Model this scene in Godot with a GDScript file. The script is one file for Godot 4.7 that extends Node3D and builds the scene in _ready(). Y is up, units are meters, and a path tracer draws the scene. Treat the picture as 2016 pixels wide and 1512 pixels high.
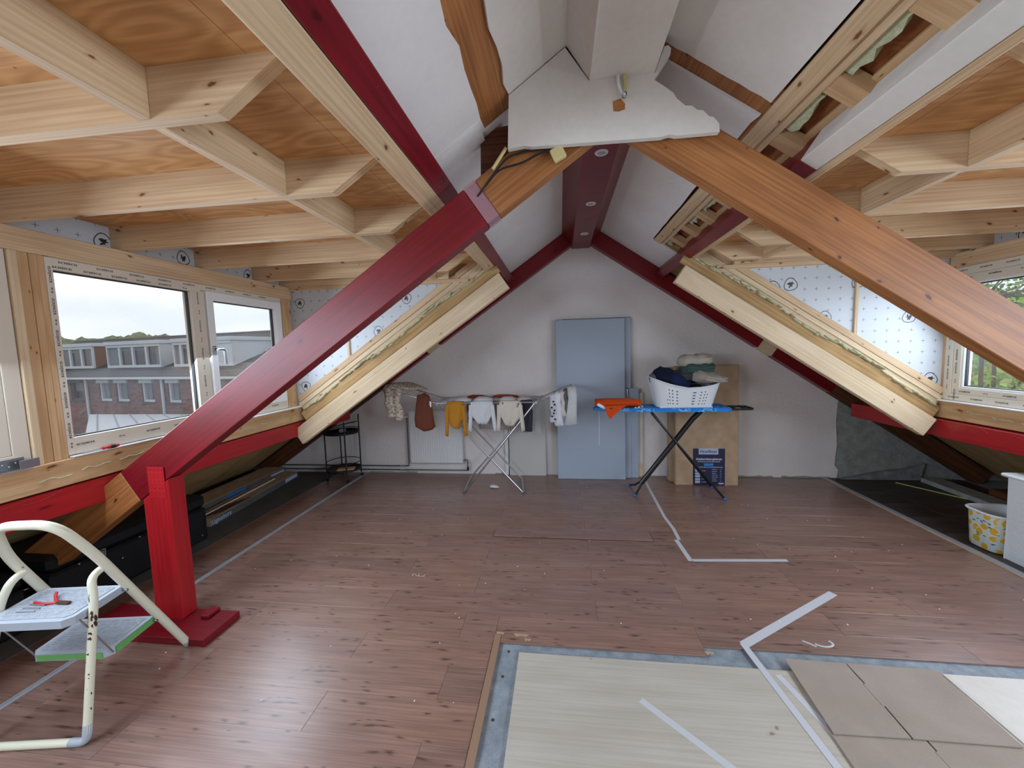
extends Node3D
# An attic under construction: red truss, two dormers, laminate floor, laundry by the back wall.

var rng := RandomNumberGenerator.new()
var M := {}
var taken := {}
const RX := 0.275          # x of the ridge
const TN := 0.68           # slope of the roof
const CS := 0.827
const SN := 0.562


func pl(x: float) -> float:      # underside of the plasterboard
	return 3.24 - TN * absf(x - RX)


func rl(x: float) -> float:      # underside of the gable rafters
	return 3.02 - TN * absf(x - RX)


# ---------------------------------------------------------------- names and tags
func numbered(called: String) -> String:
	var n: int = taken.get(called, 0)
	taken[called] = n + 1
	return called if n == 0 else "%s_%03d" % [called, n]


func tag(o: Node, label: String, category: String, group := "", kind := "") -> Node:
	o.set_meta("label", label)
	o.set_meta("category", category)
	if group != "":
		o.set_meta("group", group)
	if kind != "":
		o.set_meta("kind", kind)
	return o


func thing(called: String, label: String, category: String, at := Vector3.ZERO, group := "", kind := "") -> Node3D:
	var o := Node3D.new()
	o.name = numbered(called)
	add_child(o)
	o.position = at
	tag(o, label, category, group, kind)
	return o


func copy(o: Node3D, label: String, group := "") -> Node3D:
	var base: String = o.name
	var cut := base.find("_0")
	if cut > 0:
		base = base.substr(0, cut)
	var c: Node3D = o.duplicate()
	c.name = numbered(base)
	add_child(c)
	c.set_meta("label", label)
	if group != "":
		c.set_meta("group", group)
	return c


# ---------------------------------------------------------------- mesh shapes
func mb() -> SurfaceTool:
	var st := SurfaceTool.new()
	st.begin(Mesh.PRIMITIVE_TRIANGLES)
	return st


func put(called: String, mesh: Mesh, m: Material, parent: Node, at := Transform3D()) -> MeshInstance3D:
	var o := MeshInstance3D.new()
	o.mesh = mesh
	o.material_override = null
	o.set_surface_override_material(0, m)
	if parent == self:
		o.name = numbered(called)
		add_child(o)
	else:
		o.name = called
		parent.add_child(o, true)
	o.transform = at
	return o


func obj(called: String, st: SurfaceTool, m: Material, parent: Node, at := Transform3D()) -> MeshInstance3D:
	st.generate_normals()
	return put(called, st.commit(), m, parent, at)


func tri(st: SurfaceTool, a: Vector3, b: Vector3, c: Vector3, hint: Vector3) -> void:
	if (c - a).cross(b - a).dot(hint) < 0.0:
		var t := b
		b = c
		c = t
	st.add_vertex(a)
	st.add_vertex(b)
	st.add_vertex(c)


func quad(st: SurfaceTool, a: Vector3, b: Vector3, c: Vector3, d: Vector3, hint: Vector3) -> void:
	tri(st, a, b, c, hint)
	tri(st, a, c, d, hint)


func box(st: SurfaceTool, c: Vector3, size: Vector3, bev := 0.0, bs := Basis()) -> void:
	st.set_smooth_group(-1)
	var h := size * 0.5
	var e: float = minf(bev, minf(h.x, minf(h.y, h.z)) * 0.9)
	for ax in 3:
		for sg in [-1.0, 1.0]:
			var n := Vector3.ZERO
			n[ax] = sg
			var u := (ax + 1) % 3
			var v := (ax + 2) % 3
			var p := []
			for k in [[-1, -1], [1, -1], [1, 1], [-1, 1]]:
				var w := Vector3.ZERO
				w[ax] = sg * h[ax]
				w[u] = k[0] * (h[u] - e)
				w[v] = k[1] * (h[v] - e)
				p.append(c + bs * w)
			quad(st, p[0], p[1], p[2], p[3], bs * n)
	if e <= 0.0:
		return
	for ax in 3:
		var u := (ax + 1) % 3
		var v := (ax + 2) % 3
		for su in [-1.0, 1.0]:
			for sv in [-1.0, 1.0]:
				var p := []
				for k in [[-1, 0], [1, 0], [1, 1], [-1, 1]]:
					var w := Vector3.ZERO
					w[ax] = k[0] * (h[ax] - e)
					w[u] = su * (h[u] - (e if k[1] == 0 else 0.0))
					w[v] = sv * (h[v] - (0.0 if k[1] == 0 else e))
					p.append(c + bs * w)
				var n := Vector3.ZERO
				n[u] = su
				n[v] = sv
				quad(st, p[0], p[1], p[2], p[3], bs * n)
	for sx in [-1.0, 1.0]:
		for sy in [-1.0, 1.0]:
			for sz in [-1.0, 1.0]:
				tri(st, c + bs * Vector3(sx * h.x, sy * (h.y - e), sz * (h.z - e)), c + bs * Vector3(sx * (h.x - e), sy * h.y, sz * (h.z - e)), c + bs * Vector3(sx * (h.x - e), sy * (h.y - e), sz * h.z), bs * Vector3(sx, sy, sz))


func span(st: SurfaceTool, a: Vector3, b: Vector3, bev := 0.0) -> void:
	box(st, (a + b) * 0.5, (b - a).abs(), bev)


func bx(called: String, a: Vector3, b: Vector3, m: Material, parent: Node, bev := 0.003) -> MeshInstance3D:
	var c := (a + b) * 0.5
	var s := (b - a).abs()
	var off := Vector3(rng.randf_range(-4, 4), rng.randf_range(-4, 4), rng.randf_range(-4, 4))
	var st := mb()
	box(st, off, s, bev)
	return obj(called, st, m, parent, Transform3D(Basis(), c - off))


# a beam from a to b: w across, h along up; the grain runs along its own x
func beam(called: String, a: Vector3, b: Vector3, w: float, h: float, m: Material, parent: Node, up := Vector3.UP, bev := 0.004) -> MeshInstance3D:
	var x := (b - a).normalized()
	var z := x.cross(up).normalized()
	var y := z.cross(x)
	var bs := Basis(x, y, z)
	var off := Vector3(rng.randf_range(-6, 6), rng.randf_range(-3, 3), rng.randf_range(-3, 3))
	var st := mb()
	box(st, off, Vector3(a.distance_to(b), h, w), bev)
	return obj(called, st, m, parent, Transform3D(bs, (a + b) * 0.5 - bs * off))


# polygon in the plane o + u*x + v*y, pushed along w
func prism(st: SurfaceTool, poly: PackedVector2Array, o: Vector3, u: Vector3, v: Vector3, w: Vector3) -> void:
	st.set_smooth_group(-1)
	var idx := Geometry2D.triangulate_polygon(poly)
	for k in range(0, idx.size(), 3):
		var p := []
		for j in 3:
			var q := poly[idx[k + j]]
			p.append(o + u * q.x + v * q.y)
		tri(st, p[0], p[1], p[2], -w)
		tri(st, p[0] + w, p[1] + w, p[2] + w, w)
	var flip := 1.0 if Geometry2D.is_polygon_clockwise(poly) else -1.0
	for k in poly.size():
		var a := poly[k]
		var b := poly[(k + 1) % poly.size()]
		var d := b - a
		var n := (u * -d.y + v * d.x) * flip
		var pa := o + u * a.x + v * a.y
		var pb := o + u * b.x + v * b.y
		quad(st, pa, pb, pb + w, pa + w, n)


func frames(pts: Array, closed := false) -> Array:
	var n := pts.size()
	var out := []
	var nrm := Vector3.ZERO
	for k in n:
		var t: Vector3
		if closed:
			t = (pts[(k + 1) % n] - pts[(k + n - 1) % n]).normalized()
		elif k == 0:
			t = (pts[1] - pts[0]).normalized()
		elif k == n - 1:
			t = (pts[n - 1] - pts[n - 2]).normalized()
		else:
			t = ((pts[k + 1] - pts[k]).normalized() + (pts[k] - pts[k - 1]).normalized()).normalized()
		if nrm == Vector3.ZERO:
			nrm = t.cross(Vector3.UP if absf(t.y) < 0.9 else Vector3.RIGHT).normalized()
		nrm = (nrm - t * nrm.dot(t)).normalized()
		out.append([pts[k], nrm, t.cross(nrm).normalized(), t])
	return out


func tube(st: SurfaceTool, pts: Array, r: float, seg := 8, closed := false, squash := 1.0) -> void:
	st.set_smooth_group(0)
	var fr := frames(pts, closed)
	var n := fr.size()
	for k in (n if closed else n - 1):
		var f0: Array = fr[k]
		var f1: Array = fr[(k + 1) % n]
		for j in seg:
			var a0 := TAU * j / seg
			var a1 := TAU * (j + 1) / seg
			var d00: Vector3 = (f0[1] * cos(a0) + f0[2] * sin(a0) * squash) * r
			var d01: Vector3 = (f0[1] * cos(a1) + f0[2] * sin(a1) * squash) * r
			var d10: Vector3 = (f1[1] * cos(a0) + f1[2] * sin(a0) * squash) * r
			var d11: Vector3 = (f1[1] * cos(a1) + f1[2] * sin(a1) * squash) * r
			quad(st, f0[0] + d00, f0[0] + d01, f1[0] + d11, f1[0] + d10, d00 + d11)
	if closed:
		return
	st.set_smooth_group(-1)
	for e in [0, n - 1]:
		var f: Array = fr[e]
		for j in seg:
			var a0 := TAU * j / seg
			var a1 := TAU * (j + 1) / seg
			tri(st, f[0], f[0] + (f[1] * cos(a0) + f[2] * sin(a0) * squash) * r, f[0] + (f[1] * cos(a1) + f[2] * sin(a1) * squash) * r, -f[3] if e == 0 else f[3])


func rod(called: String, pts: Array, r: float, m: Material, parent: Node, seg := 8, closed := false) -> MeshInstance3D:
	var st := mb()
	tube(st, pts, r, seg, closed)
	return obj(called, st, m, parent)


# rounds the corners of a path
func bent(pts: Array, r: float, steps := 4) -> Array:
	var out := [pts[0]]
	for k in range(1, pts.size() - 1):
		var a: Vector3 = pts[k - 1]
		var b: Vector3 = pts[k]
		var c: Vector3 = pts[k + 1]
		var p := b + (a - b).normalized() * r
		var q := b + (c - b).normalized() * r
		for j in steps + 1:
			var t := float(j) / steps
			out.append(p.lerp(b, t).lerp(b.lerp(q, t), t))
	out.append(pts[pts.size() - 1])
	return out


func lathe(st: SurfaceTool, prof: Array, seg: int, at := Vector3.ZERO, ex := 1.0, ez := 1.0, pw := 1.0) -> void:
	for k in prof.size() - 1:
		st.set_smooth_group(0)
		var p0: Vector2 = prof[k]
		var p1: Vector2 = prof[k + 1]
		var d := p1 - p0
		for j in seg:
			var q := []
			var ns := []
			for a in [TAU * j / seg, TAU * (j + 1) / seg]:
				var c := signf(cos(a)) * pow(absf(cos(a)), pw)
				var s := signf(sin(a)) * pow(absf(sin(a)), pw)
				q.append(at + Vector3(p0.x * c * ex, p0.y, p0.x * s * ez))
				q.append(at + Vector3(p1.x * c * ex, p1.y, p1.x * s * ez))
				ns.append(Vector3(c * d.y, -d.x, s * d.y))
			quad(st, q[0], q[2], q[3], q[1], ns[0] + ns[1])


# closed soft shape through rings [centre, half width vector, half thickness vector]
func loft(st: SurfaceTool, rings: Array, seg := 18, crumple := 0.0, fold := 5.0, seed_ := 1) -> void:
	st.set_smooth_group(0)
	var noise := FastNoiseLite.new()
	noise.seed = seed_
	noise.frequency = 9.0
	var n := rings.size()
	var pt := []
	for k in n:
		var row := []
		var r: Array = rings[k]
		for j in seg:
			var a := TAU * j / seg
			var c := cos(a)
			var s := sin(a)
			var wv: Vector3 = r[1]
			var tv: Vector3 = r[2]
			var p: Vector3 = r[0] + wv * c + tv * s
			var f := 1.0 + 0.5 * sin(c * fold + k * 0.35 + seed_)
			p += tv.normalized() * signf(s) * absf(s) * crumple * f
			p += Vector3(noise.get_noise_3d(p.x, p.y, p.z), noise.get_noise_3d(p.y + 7.0, p.z, p.x) * 0.5, noise.get_noise_3d(p.z, p.x + 3.0, p.y)) * crumple
			row.append(p)
		pt.append(row)
	for k in n - 1:
		var mid: Vector3 = (rings[k][0] + rings[k + 1][0]) * 0.5
		for j in seg:
			var i := (j + 1) % seg
			var m: Vector3 = (pt[k][j] + pt[k + 1][i]) * 0.5
			quad(st, pt[k][j], pt[k][i], pt[k + 1][i], pt[k + 1][j], m - mid)
	for e in [0, n - 1]:
		var cen: Vector3 = rings[e][0]
		var inner: Vector3 = rings[1][0] if e == 0 else rings[n - 2][0]
		for j in seg:
			tri(st, cen, pt[e][j], pt[e][(j + 1) % seg], cen - inner)


func text_mesh(words: String, size: float, depth := 0.002, bold := false) -> TextMesh:
	var f := SystemFont.new()
	f.font_names = PackedStringArray(["Droid Sans"])
	f.font_weight = 700 if bold else 400
	var t := TextMesh.new()
	t.text = words
	t.font = f
	t.font_size = 32
	t.pixel_size = size / 32.0
	t.depth = depth
	t.curve_step = 2.0
	return t


# ---------------------------------------------------------------- materials
func std(c: Color, rough := 0.7, metal := 0.0, spec := 0.5) -> StandardMaterial3D:
	var m := StandardMaterial3D.new()
	m.albedo_color = c
	m.roughness = rough
	m.metallic = metal
	m.metallic_specular = spec
	return m


func rgb(r: int, g: int, b: int) -> Color:
	return Color8(r, g, b)


func noise_bytes(w: int, h: int, nw: int, nh: int, freq: float, sd: int, oct := 3) -> PackedByteArray:
	var n := FastNoiseLite.new()
	n.seed = sd
	n.frequency = freq
	n.fractal_octaves = oct
	var im := n.get_seamless_image(nw, nh)
	im.convert(Image.FORMAT_L8)
	if nw != w or nh != h:
		im.resize(w, h, Image.INTERPOLATE_CUBIC)
	return im.get_data()


# streaky wood: lo and hi tones, knots
func wood_tex(w: int, h: int, lo: Color, hi: Color, sd: int, knots: int, knot_c: Color, wave := 0.0, kr := 7.0, smudge := false) -> ImageTexture:
	var a := noise_bytes(w, h, 24, h, 0.09, sd, 4)
	var b := noise_bytes(w, h, 64, 64, 0.035, sd + 1, 3)
	var c := noise_bytes(w, h, w / 10, h / 3, 0.024, sd + 2, 2)
	var out := PackedByteArray()
	out.resize(w * h * 3)
	var r0 := lo.r * 255.0
	var g0 := lo.g * 255.0
	var b0 := lo.b * 255.0
	var r1 := hi.r * 255.0 - r0
	var g1 := hi.g * 255.0 - g0
	var b1 := hi.b * 255.0 - b0
	var k := 0
	for i in w * h:
		var t: float
		if wave > 0.0:
			t = 0.5 + 0.24 * sin(float(c[i]) * wave + float(a[i]) * 0.006) + (float(b[i]) - 128.0) * 0.0024 + (float(a[i]) - 128.0) * 0.0016
		else:
			t = 0.5 + (float(a[i]) - 128.0) * 0.0042 + (float(b[i]) - 128.0) * 0.0028
		t = clampf(t, 0.0, 1.0)
		out[k] = int(r0 + r1 * t)
		out[k + 1] = int(g0 + g1 * t)
		out[k + 2] = int(b0 + b1 * t)
		k += 3
	var im := Image.create_from_data(w, h, false, Image.FORMAT_RGB8, out)
	var rg := RandomNumberGenerator.new()
	rg.seed = sd
	for q in knots:
		var cx := rg.randi_range(0, w - 1)
		var cy := rg.randi_range(0, h - 1)
		var ra := pow(rg.randf_range(0.35, 1.0), 1.5) * kr
		var el := rg.randf_range(1.0, 1.7) if not smudge else rg.randf_range(2.5, 5.0)
		var ph := rg.randf() * 6.0
		for dy in range(-int(ra * 2.4), int(ra * 2.4) + 1):
			for dx in range(-int(ra * 3.2 * el), int(ra * 3.2 * el) + 1):
				var an := atan2(dy, dx / el)
				var d := sqrt(pow(dx / (ra * el), 2) + pow(dy / ra, 2)) * (1.0 + 0.22 * sin(an * 2.0 + ph) + 0.12 * sin(an * 5.0 + ph * 2.0))
				var s := 0.0
				if smudge:
					s = 0.72 * exp(-d * d * 1.1)
				else:
					s = 0.85 * clampf((1.15 - d) * 3.0, 0.0, 1.0) + 0.3 * exp(-d * d * 0.35)
				if s > 0.02:
					var x := posmod(cx + dx, w)
					var y := posmod(cy + dy, h)
					im.set_pixel(x, y, im.get_pixel(x, y).lerp(knot_c, minf(s, 0.9)))
	return ImageTexture.create_from_image(im)


# blotchy surface from two noises
func mottle_tex(w: int, h: int, lo: Color, hi: Color, sd: int, coarse := 0.02, fine := 0.2, mix_ := 0.5) -> ImageTexture:
	var a := noise_bytes(w, h, w, h, coarse, sd, 4)
	var b := noise_bytes(w, h, w, h, fine, sd + 5, 2)
	var out := PackedByteArray()
	out.resize(w * h * 3)
	var k := 0
	for i in w * h:
		var t: float = clampf((float(a[i]) * (1.0 - mix_) + float(b[i]) * mix_) / 255.0, 0.0, 1.0)
		var c := lo.lerp(hi, t)
		out[k] = int(c.r * 255.0)
		out[k + 1] = int(c.g * 255.0)
		out[k + 2] = int(c.b * 255.0)
		k += 3
	return ImageTexture.create_from_image(Image.create_from_data(w, h, false, Image.FORMAT_RGB8, out))


func triplanar(m: StandardMaterial3D, t: Texture2D, sc: Vector3, world := false) -> StandardMaterial3D:
	m.albedo_texture = t
	m.uv1_triplanar = true
	m.uv1_world_triplanar = world
	m.uv1_triplanar_sharpness = 8.0
	m.uv1_scale = sc
	return m


func bump(m: StandardMaterial3D, freq: float, strength: float, sd: int, w := 256, stretch := 1) -> void:
	var n := FastNoiseLite.new()
	n.seed = sd
	n.frequency = freq
	n.fractal_octaves = 3
	var im := n.get_seamless_image(w / stretch, w)
	im.convert(Image.FORMAT_L8)
	if stretch > 1:
		im.resize(w, w, Image.INTERPOLATE_CUBIC)
	im.convert(Image.FORMAT_RGBA8)
	im.bump_map_to_normal_map(strength)
	m.normal_enabled = true
	m.normal_texture = ImageTexture.create_from_image(im)


func poly_fill(im: Image, poly: PackedVector2Array, c: Color) -> void:
	var lo := poly[0]
	var hi := poly[0]
	for p in poly:
		lo = lo.min(p)
		hi = hi.max(p)
	for y in range(int(lo.y), int(hi.y) + 2):
		for x in range(int(lo.x), int(hi.x) + 2):
			if Geometry2D.is_point_in_polygon(Vector2(x + 0.5, y + 0.5), poly):
				im.set_pixel(posmod(x, im.get_width()), posmod(y, im.get_height()), c)


func materials() -> void:
	M.plaster = triplanar(std(Color.WHITE, 0.9, 0, 0.25), mottle_tex(512, 512, rgb(220, 216, 213), rgb(236, 232, 229), 3, 0.006, 0.12, 0.25), Vector3(0.4, 0.4, 0.4), true)
	bump(M.plaster, 0.2, 0.2, 8)
	M.board_white = triplanar(std(Color.WHITE, 0.85, 0, 0.3), mottle_tex(256, 256, rgb(210, 204, 196), rgb(229, 224, 217), 4, 0.01, 0.15, 0.3), Vector3(0.6, 0.6, 0.6), true)
	M.red = triplanar(std(Color.WHITE, 0.36, 0, 0.5), wood_tex(512, 256, rgb(106, 12, 23), rgb(130, 19, 32), 21, 9, rgb(70, 6, 14), 0.0, 5.0), Vector3(0.45, 1.6, 1.6))
	M.red_bright = triplanar(std(Color.WHITE, 0.33, 0, 0.5), wood_tex(512, 256, rgb(158, 24, 32), rgb(178, 34, 40), 27, 5, rgb(110, 12, 20), 0.0, 4.0), Vector3(0.45, 1.6, 1.6))
	M.brown = triplanar(std(Color.WHITE, 0.5, 0, 0.5), wood_tex(768, 256, rgb(140, 86, 44), rgb(180, 120, 68), 31, 18, rgb(74, 40, 20), 0.0, 4.2), Vector3(0.5, 2.2, 2.2))
	M.brown_dark = triplanar(std(Color.WHITE, 0.7, 0, 0.4), wood_tex(512, 256, rgb(74, 42, 26), rgb(112, 68, 42), 33, 8, rgb(40, 20, 12), 0.0, 6.0), Vector3(0.5, 2.2, 2.2))
	M.pine = triplanar(std(Color.WHITE, 0.62, 0, 0.4), wood_tex(1024, 384, rgb(194, 162, 126), rgb(222, 196, 160), 41, 30, rgb(112, 66, 36), 0.0, 6.0), Vector3(0.45, 2.0, 2.0))
	M.pine_pale = triplanar(std(Color.WHITE, 0.62, 0, 0.4), wood_tex(1024, 384, rgb(202, 178, 144), rgb(228, 208, 176), 43, 16, rgb(120, 80, 48), 0.0, 5.0), Vector3(0.45, 2.0, 2.0))
	M.pine_post = triplanar(std(Color.WHITE, 0.62, 0, 0.4), wood_tex(768, 256, rgb(184, 146, 104), rgb(214, 180, 138), 45, 10, rgb(100, 56, 28), 0.035, 6.0), Vector3(0.5, 3.0, 3.0))
	M.ply = triplanar(std(Color.WHITE, 0.6, 0, 0.4), wood_tex(1024, 512, rgb(178, 126, 76), rgb(216, 168, 114), 51, 5, rgb(110, 62, 30), 0.10, 6.0), Vector3(0.5, 1.0, 1.0))
	M.ply_dark = triplanar(std(Color.WHITE, 0.65, 0, 0.4), wood_tex(512, 256, rgb(118, 66, 34), rgb(158, 98, 56), 53, 0, rgb(60, 30, 14), 0.13, 6.0), Vector3(0.9, 1.4, 1.4))
	M.osb = triplanar(std(Color.WHITE, 0.75, 0, 0.3), wood_tex(512, 256, rgb(160, 128, 86), rgb(196, 164, 116), 55, 0, rgb(80, 50, 30)), Vector3(0.6, 1.2, 1.2))
	M.foam = triplanar(std(Color.WHITE, 0.9, 0, 0.2), mottle_tex(128, 128, rgb(160, 164, 126), rgb(216, 216, 186), 61, 0.08, 0.3, 0.4), Vector3(3, 3, 3))
	for k in 4:
		var los := [rgb(121, 92, 82), rgb(124, 95, 84), rgb(118, 91, 81), rgb(126, 96, 84)]
		var his := [rgb(150, 118, 106), rgb(153, 121, 108), rgb(146, 116, 104), rgb(155, 122, 107)]
		var m := std(Color.WHITE, 0.29, 0, 0.68)
		triplanar(m, wood_tex(1024, 192, los[k], his[k], 71 + k * 3, 26, rgb(58, 43, 40), 0.0, 6.5, true), Vector3(0.7, 4.6, 4.6))
		M["laminate_%d" % k] = m
	M.lam_light = triplanar(std(Color.WHITE, 0.5, 0, 0.45), wood_tex(1024, 384, rgb(176, 169, 156), rgb(192, 186, 174), 91, 5, rgb(140, 128, 112), 0.0, 5.0), Vector3(0.6, 1.6, 1.6))
	M.lam_dark = triplanar(std(Color.WHITE, 0.5, 0, 0.4), wood_tex(512, 256, rgb(52, 46, 44), rgb(84, 76, 72), 93, 6, rgb(30, 26, 26)), Vector3(0.5, 3.0, 3.0))
	M.concrete = triplanar(std(Color.WHITE, 0.9, 0, 0.3), mottle_tex(512, 512, rgb(100, 102, 104), rgb(168, 170, 172), 101, 0.012, 0.14, 0.35), Vector3(0.9, 0.9, 0.9), true)
	bump(M.concrete, 0.08, 1.0, 9)
	M.concrete_dark = triplanar(std(Color.WHITE, 0.95, 0, 0.2), mottle_tex(512, 512, rgb(128, 130, 126), rgb(182, 184, 178), 103, 0.012, 0.12, 0.4), Vector3(1.1, 1.1, 1.1), true)
	bump(M.concrete_dark, 0.06, 1.0, 10)
	M.screed = triplanar(std(Color.WHITE, 0.55, 0, 0.5), mottle_tex(512, 512, rgb(106, 116, 124), rgb(160, 170, 178), 105, 0.014, 0.1, 0.35), Vector3(1.4, 1.4, 1.4), true)
	M.underlay = triplanar(std(Color.WHITE, 0.95, 0, 0.2), mottle_tex(256, 256, rgb(84, 84, 82), rgb(104, 104, 102), 107, 0.01, 0.3, 0.4), Vector3(1.5, 1.5, 1.5), true)
	M.cardboard = triplanar(std(Color.WHITE, 0.85, 0, 0.3), mottle_tex(256, 256, rgb(166, 140, 112), rgb(192, 166, 138), 111, 0.012, 0.2, 0.3), Vector3(1.6, 1.6, 1.6))
	M.cardboard_pale = triplanar(std(Color.WHITE, 0.8, 0, 0.3), mottle_tex(256, 256, rgb(152, 139, 128), rgb(167, 154, 143), 113, 0.01, 0.2, 0.3), Vector3(1.2, 1.2, 1.2))
	M.frame = std(rgb(216, 208, 192), 0.45)
	M.frame_white = std(rgb(232, 234, 236), 0.35)
	M.gasket = std(rgb(34, 38, 44), 0.6)
	M.ink = std(rgb(38, 38, 42), 0.7)
	M.ink_grey = std(rgb(112, 108, 104), 0.7)
	var g := std(Color(1, 1, 1, 0.04), 0.02)
	g.transparency = BaseMaterial3D.TRANSPARENCY_ALPHA
	M.glass = g
	var tp := std(Color(0.78, 0.62, 0.66, 0.5), 0.35)
	tp.transparency = BaseMaterial3D.TRANSPARENCY_ALPHA
	M.tape_clear = tp
	M.tape = std(rgb(196, 198, 204), 0.45)
	M.tape_faint = std(rgb(196, 200, 202), 0.4)
	M.steel = std(rgb(190, 194, 198), 0.28, 1.0)
	M.steel_dull = std(rgb(150, 154, 158), 0.42, 1.0)
	M.alu = std(rgb(168, 172, 178), 0.4, 0.35)
	M.black = std(rgb(16, 16, 18), 0.5)
	M.black_gloss = std(rgb(14, 15, 18), 0.3)
	M.case_black = triplanar(std(Color.WHITE, 0.6, 0, 0.4), mottle_tex(128, 128, rgb(14, 15, 17), rgb(26, 27, 30), 121, 0.05, 0.4, 0.5), Vector3(4, 4, 4))
	M.white = std(rgb(228, 230, 232), 0.5)
	M.white_plastic = std(rgb(222, 228, 232), 0.42)
	M.grey_paint = std(rgb(164, 178, 194), 0.38)
	M.grey_paint_edge = std(rgb(58, 62, 70), 0.6)
	M.radiator = std(rgb(226, 228, 230), 0.35)
	M.pipe = std(rgb(96, 102, 110), 0.35, 0.6)
	M.rust = std(rgb(70, 44, 32), 0.9)
	M.cream = std(rgb(222, 222, 200), 0.35)
	M.plastic_grey = triplanar(std(Color.WHITE, 0.55), mottle_tex(256, 256, rgb(116, 124, 134), rgb(196, 204, 212), 131, 0.03, 0.25, 0.5), Vector3(5, 5, 5))
	M.plastic_pale = std(rgb(168, 178, 188), 0.5)
	M.green_tape = std(rgb(104, 168, 96), 0.6)
	M.blue = std(rgb(40, 110, 190), 0.5)
	M.navy = std(rgb(28, 30, 66), 0.55)
	M.sky_blue = std(rgb(46, 130, 206), 0.6)
	M.label_pale = std(rgb(172, 186, 212), 0.6)
	M.red_plastic = std(rgb(190, 34, 34), 0.4)
	M.brass = std(rgb(206, 190, 132), 0.5)


# white foil-faced insulation print: rows of crosses and round-cornered shields
func insulation_tex(seed_: int, shields: Array) -> ImageTexture:
	var w := 1024
	var h := 768
	var im := Image.create(w, h, false, Image.FORMAT_RGB8)
	im.fill(rgb(196, 201, 206))
	var rg := RandomNumberGenerator.new()
	rg.seed = seed_
	for k in 240:
		var x := rg.randi_range(0, w - 60)
		var y := rg.randi_range(0, h - 3)
		im.fill_rect(Rect2i(x, y, rg.randi_range(10, 60), rg.randi_range(1, 2)), Color(0.74, 0.76, 0.78) if k % 2 else Color(0.80, 0.82, 0.84))
	var ink := Color(0.12, 0.12, 0.13)
	for i in 12:
		for j in 9:
			var cx := 42 + i * 85
			var cy := 40 + j * 85
			im.fill_rect(Rect2i(cx - 13, cy - 1, 26, 2), ink)
			im.fill_rect(Rect2i(cx - 1, cy - 13, 2, 26), ink)
	for s in shields:
		var c := Vector2(s[0], s[1])
		var rot: float = s[2]
		var sc: float = s[3]
		var ring := PackedVector2Array()
		var inner := PackedVector2Array()
		for k in 48:
			var t := float(k) / 48.0 * TAU
			var r := 46.0 * (1.0 + 0.075 * cos(3.0 * t))
			var p := Vector2(cos(t), sin(t)) * r
			ring.append(c + (p * sc).rotated(rot))
			inner.append(c + (p * sc * 0.89).rotated(rot))
		poly_fill(im, ring, ink)
		poly_fill(im, inner, rgb(196, 201, 206))
		var bird := PackedVector2Array()
		for p in [[-26, 4], [-14, -12], [-2, -16], [6, -26], [10, -14], [24, -18], [14, -6], [10, 2], [20, 6], [10, 10], [4, 20], [-4, 28], [-6, 16], [2, 6], [-8, 8]]:
			bird.append(c + (Vector2(p[0], p[1]) * sc).rotated(rot))
		poly_fill(im, bird, ink)
	return ImageTexture.create_from_image(im)


func _ready() -> void:
	rng.seed = 20240
	look()
	materials()
	shell()
	roof()
	dormer(-1.0)
	dormer(1.0)
	timbers()
	floor_boards()
	floor_patch()
	eaves()
	back_wall_things()
	drying_rack()
	ironing()
	ladder()
	right_things()
	outside()


# ---------------------------------------------------------------- camera, sky, light
func look() -> void:
	var cam := Camera3D.new()
	cam.name = "camera"
	cam.fov = rad_to_deg(2.0 * atan(756.0 / 770.0))
	cam.near = 0.05
	cam.far = 400.0
	add_child(cam)
	cam.position = Vector3(0, 1.67, 0)
	cam.basis = Basis(Vector3.UP, deg_to_rad(7.16)) * Basis(Vector3.RIGHT, deg_to_rad(-4.955)) * Basis(Vector3.BACK, deg_to_rad(-1.577))
	cam.current = true
	# overcast evening sky with soft bands of cloud
	var w := 512
	var h := 256
	var n := FastNoiseLite.new()
	n.seed = 5
	n.frequency = 1.6
	n.fractal_octaves = 4
	var im := Image.create(w, h, false, Image.FORMAT_RGBF)
	for y in h:
		var el := (0.5 - (y + 0.5) / h) * PI
		for x in w:
			var az := (x + 0.5) / w * TAU
			var d := Vector3(cos(el) * cos(az), sin(el), cos(el) * sin(az))
			var c := n.get_noise_3d(d.x, d.y * 5.0, d.z)
			var t := clampf(0.5 + c * 1.3, 0.0, 1.0)
			var col := Color(0.80, 0.885, 1.0).lerp(Color(1.0, 1.0, 1.0), t) * lerpf(0.92, 1.04, t)
			if el < 0.0:
				col = Color(0.26, 0.26, 0.25)
			im.set_pixel(x, y, col)
	var sky := Sky.new()
	var sm := PanoramaSkyMaterial.new()
	sm.panorama = ImageTexture.create_from_image(im)
	sm.energy_multiplier = 1.0
	sky.sky_material = sm
	var e := Environment.new()
	e.background_mode = Environment.BG_SKY
	e.sky = sky
	e.background_energy_multiplier = SKY
	e.tonemap_mode = Environment.TONE_MAPPER_LINEAR
	e.tonemap_exposure = 1.0
	e.sdfgi_enabled = true
	e.ssao_enabled = true
	e.ssil_enabled = true
	var we := WorldEnvironment.new()
	we.name = "surroundings"
	we.environment = e
	add_child(we)
	# daylight at the window openings, left and right
	for a in DAY:
		var l := AreaLight3D.new()
		l.name = "window_daylight"
		add_child(l, true)
		l.area_size = Vector2(a[2], 1.0)
		l.area_normalize_energy = false
		l.light_energy = a[3]
		l.light_color = Color(0.86, 0.925, 1.0)
		l.shadow_enabled = true
		l.position = Vector3(a[0], 1.72, a[1])
		l.basis = Basis(Vector3.UP, -PI / 2 if a[0] < 0.0 else PI / 2) * Basis(Vector3.RIGHT, deg_to_rad(-35.0))


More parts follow.
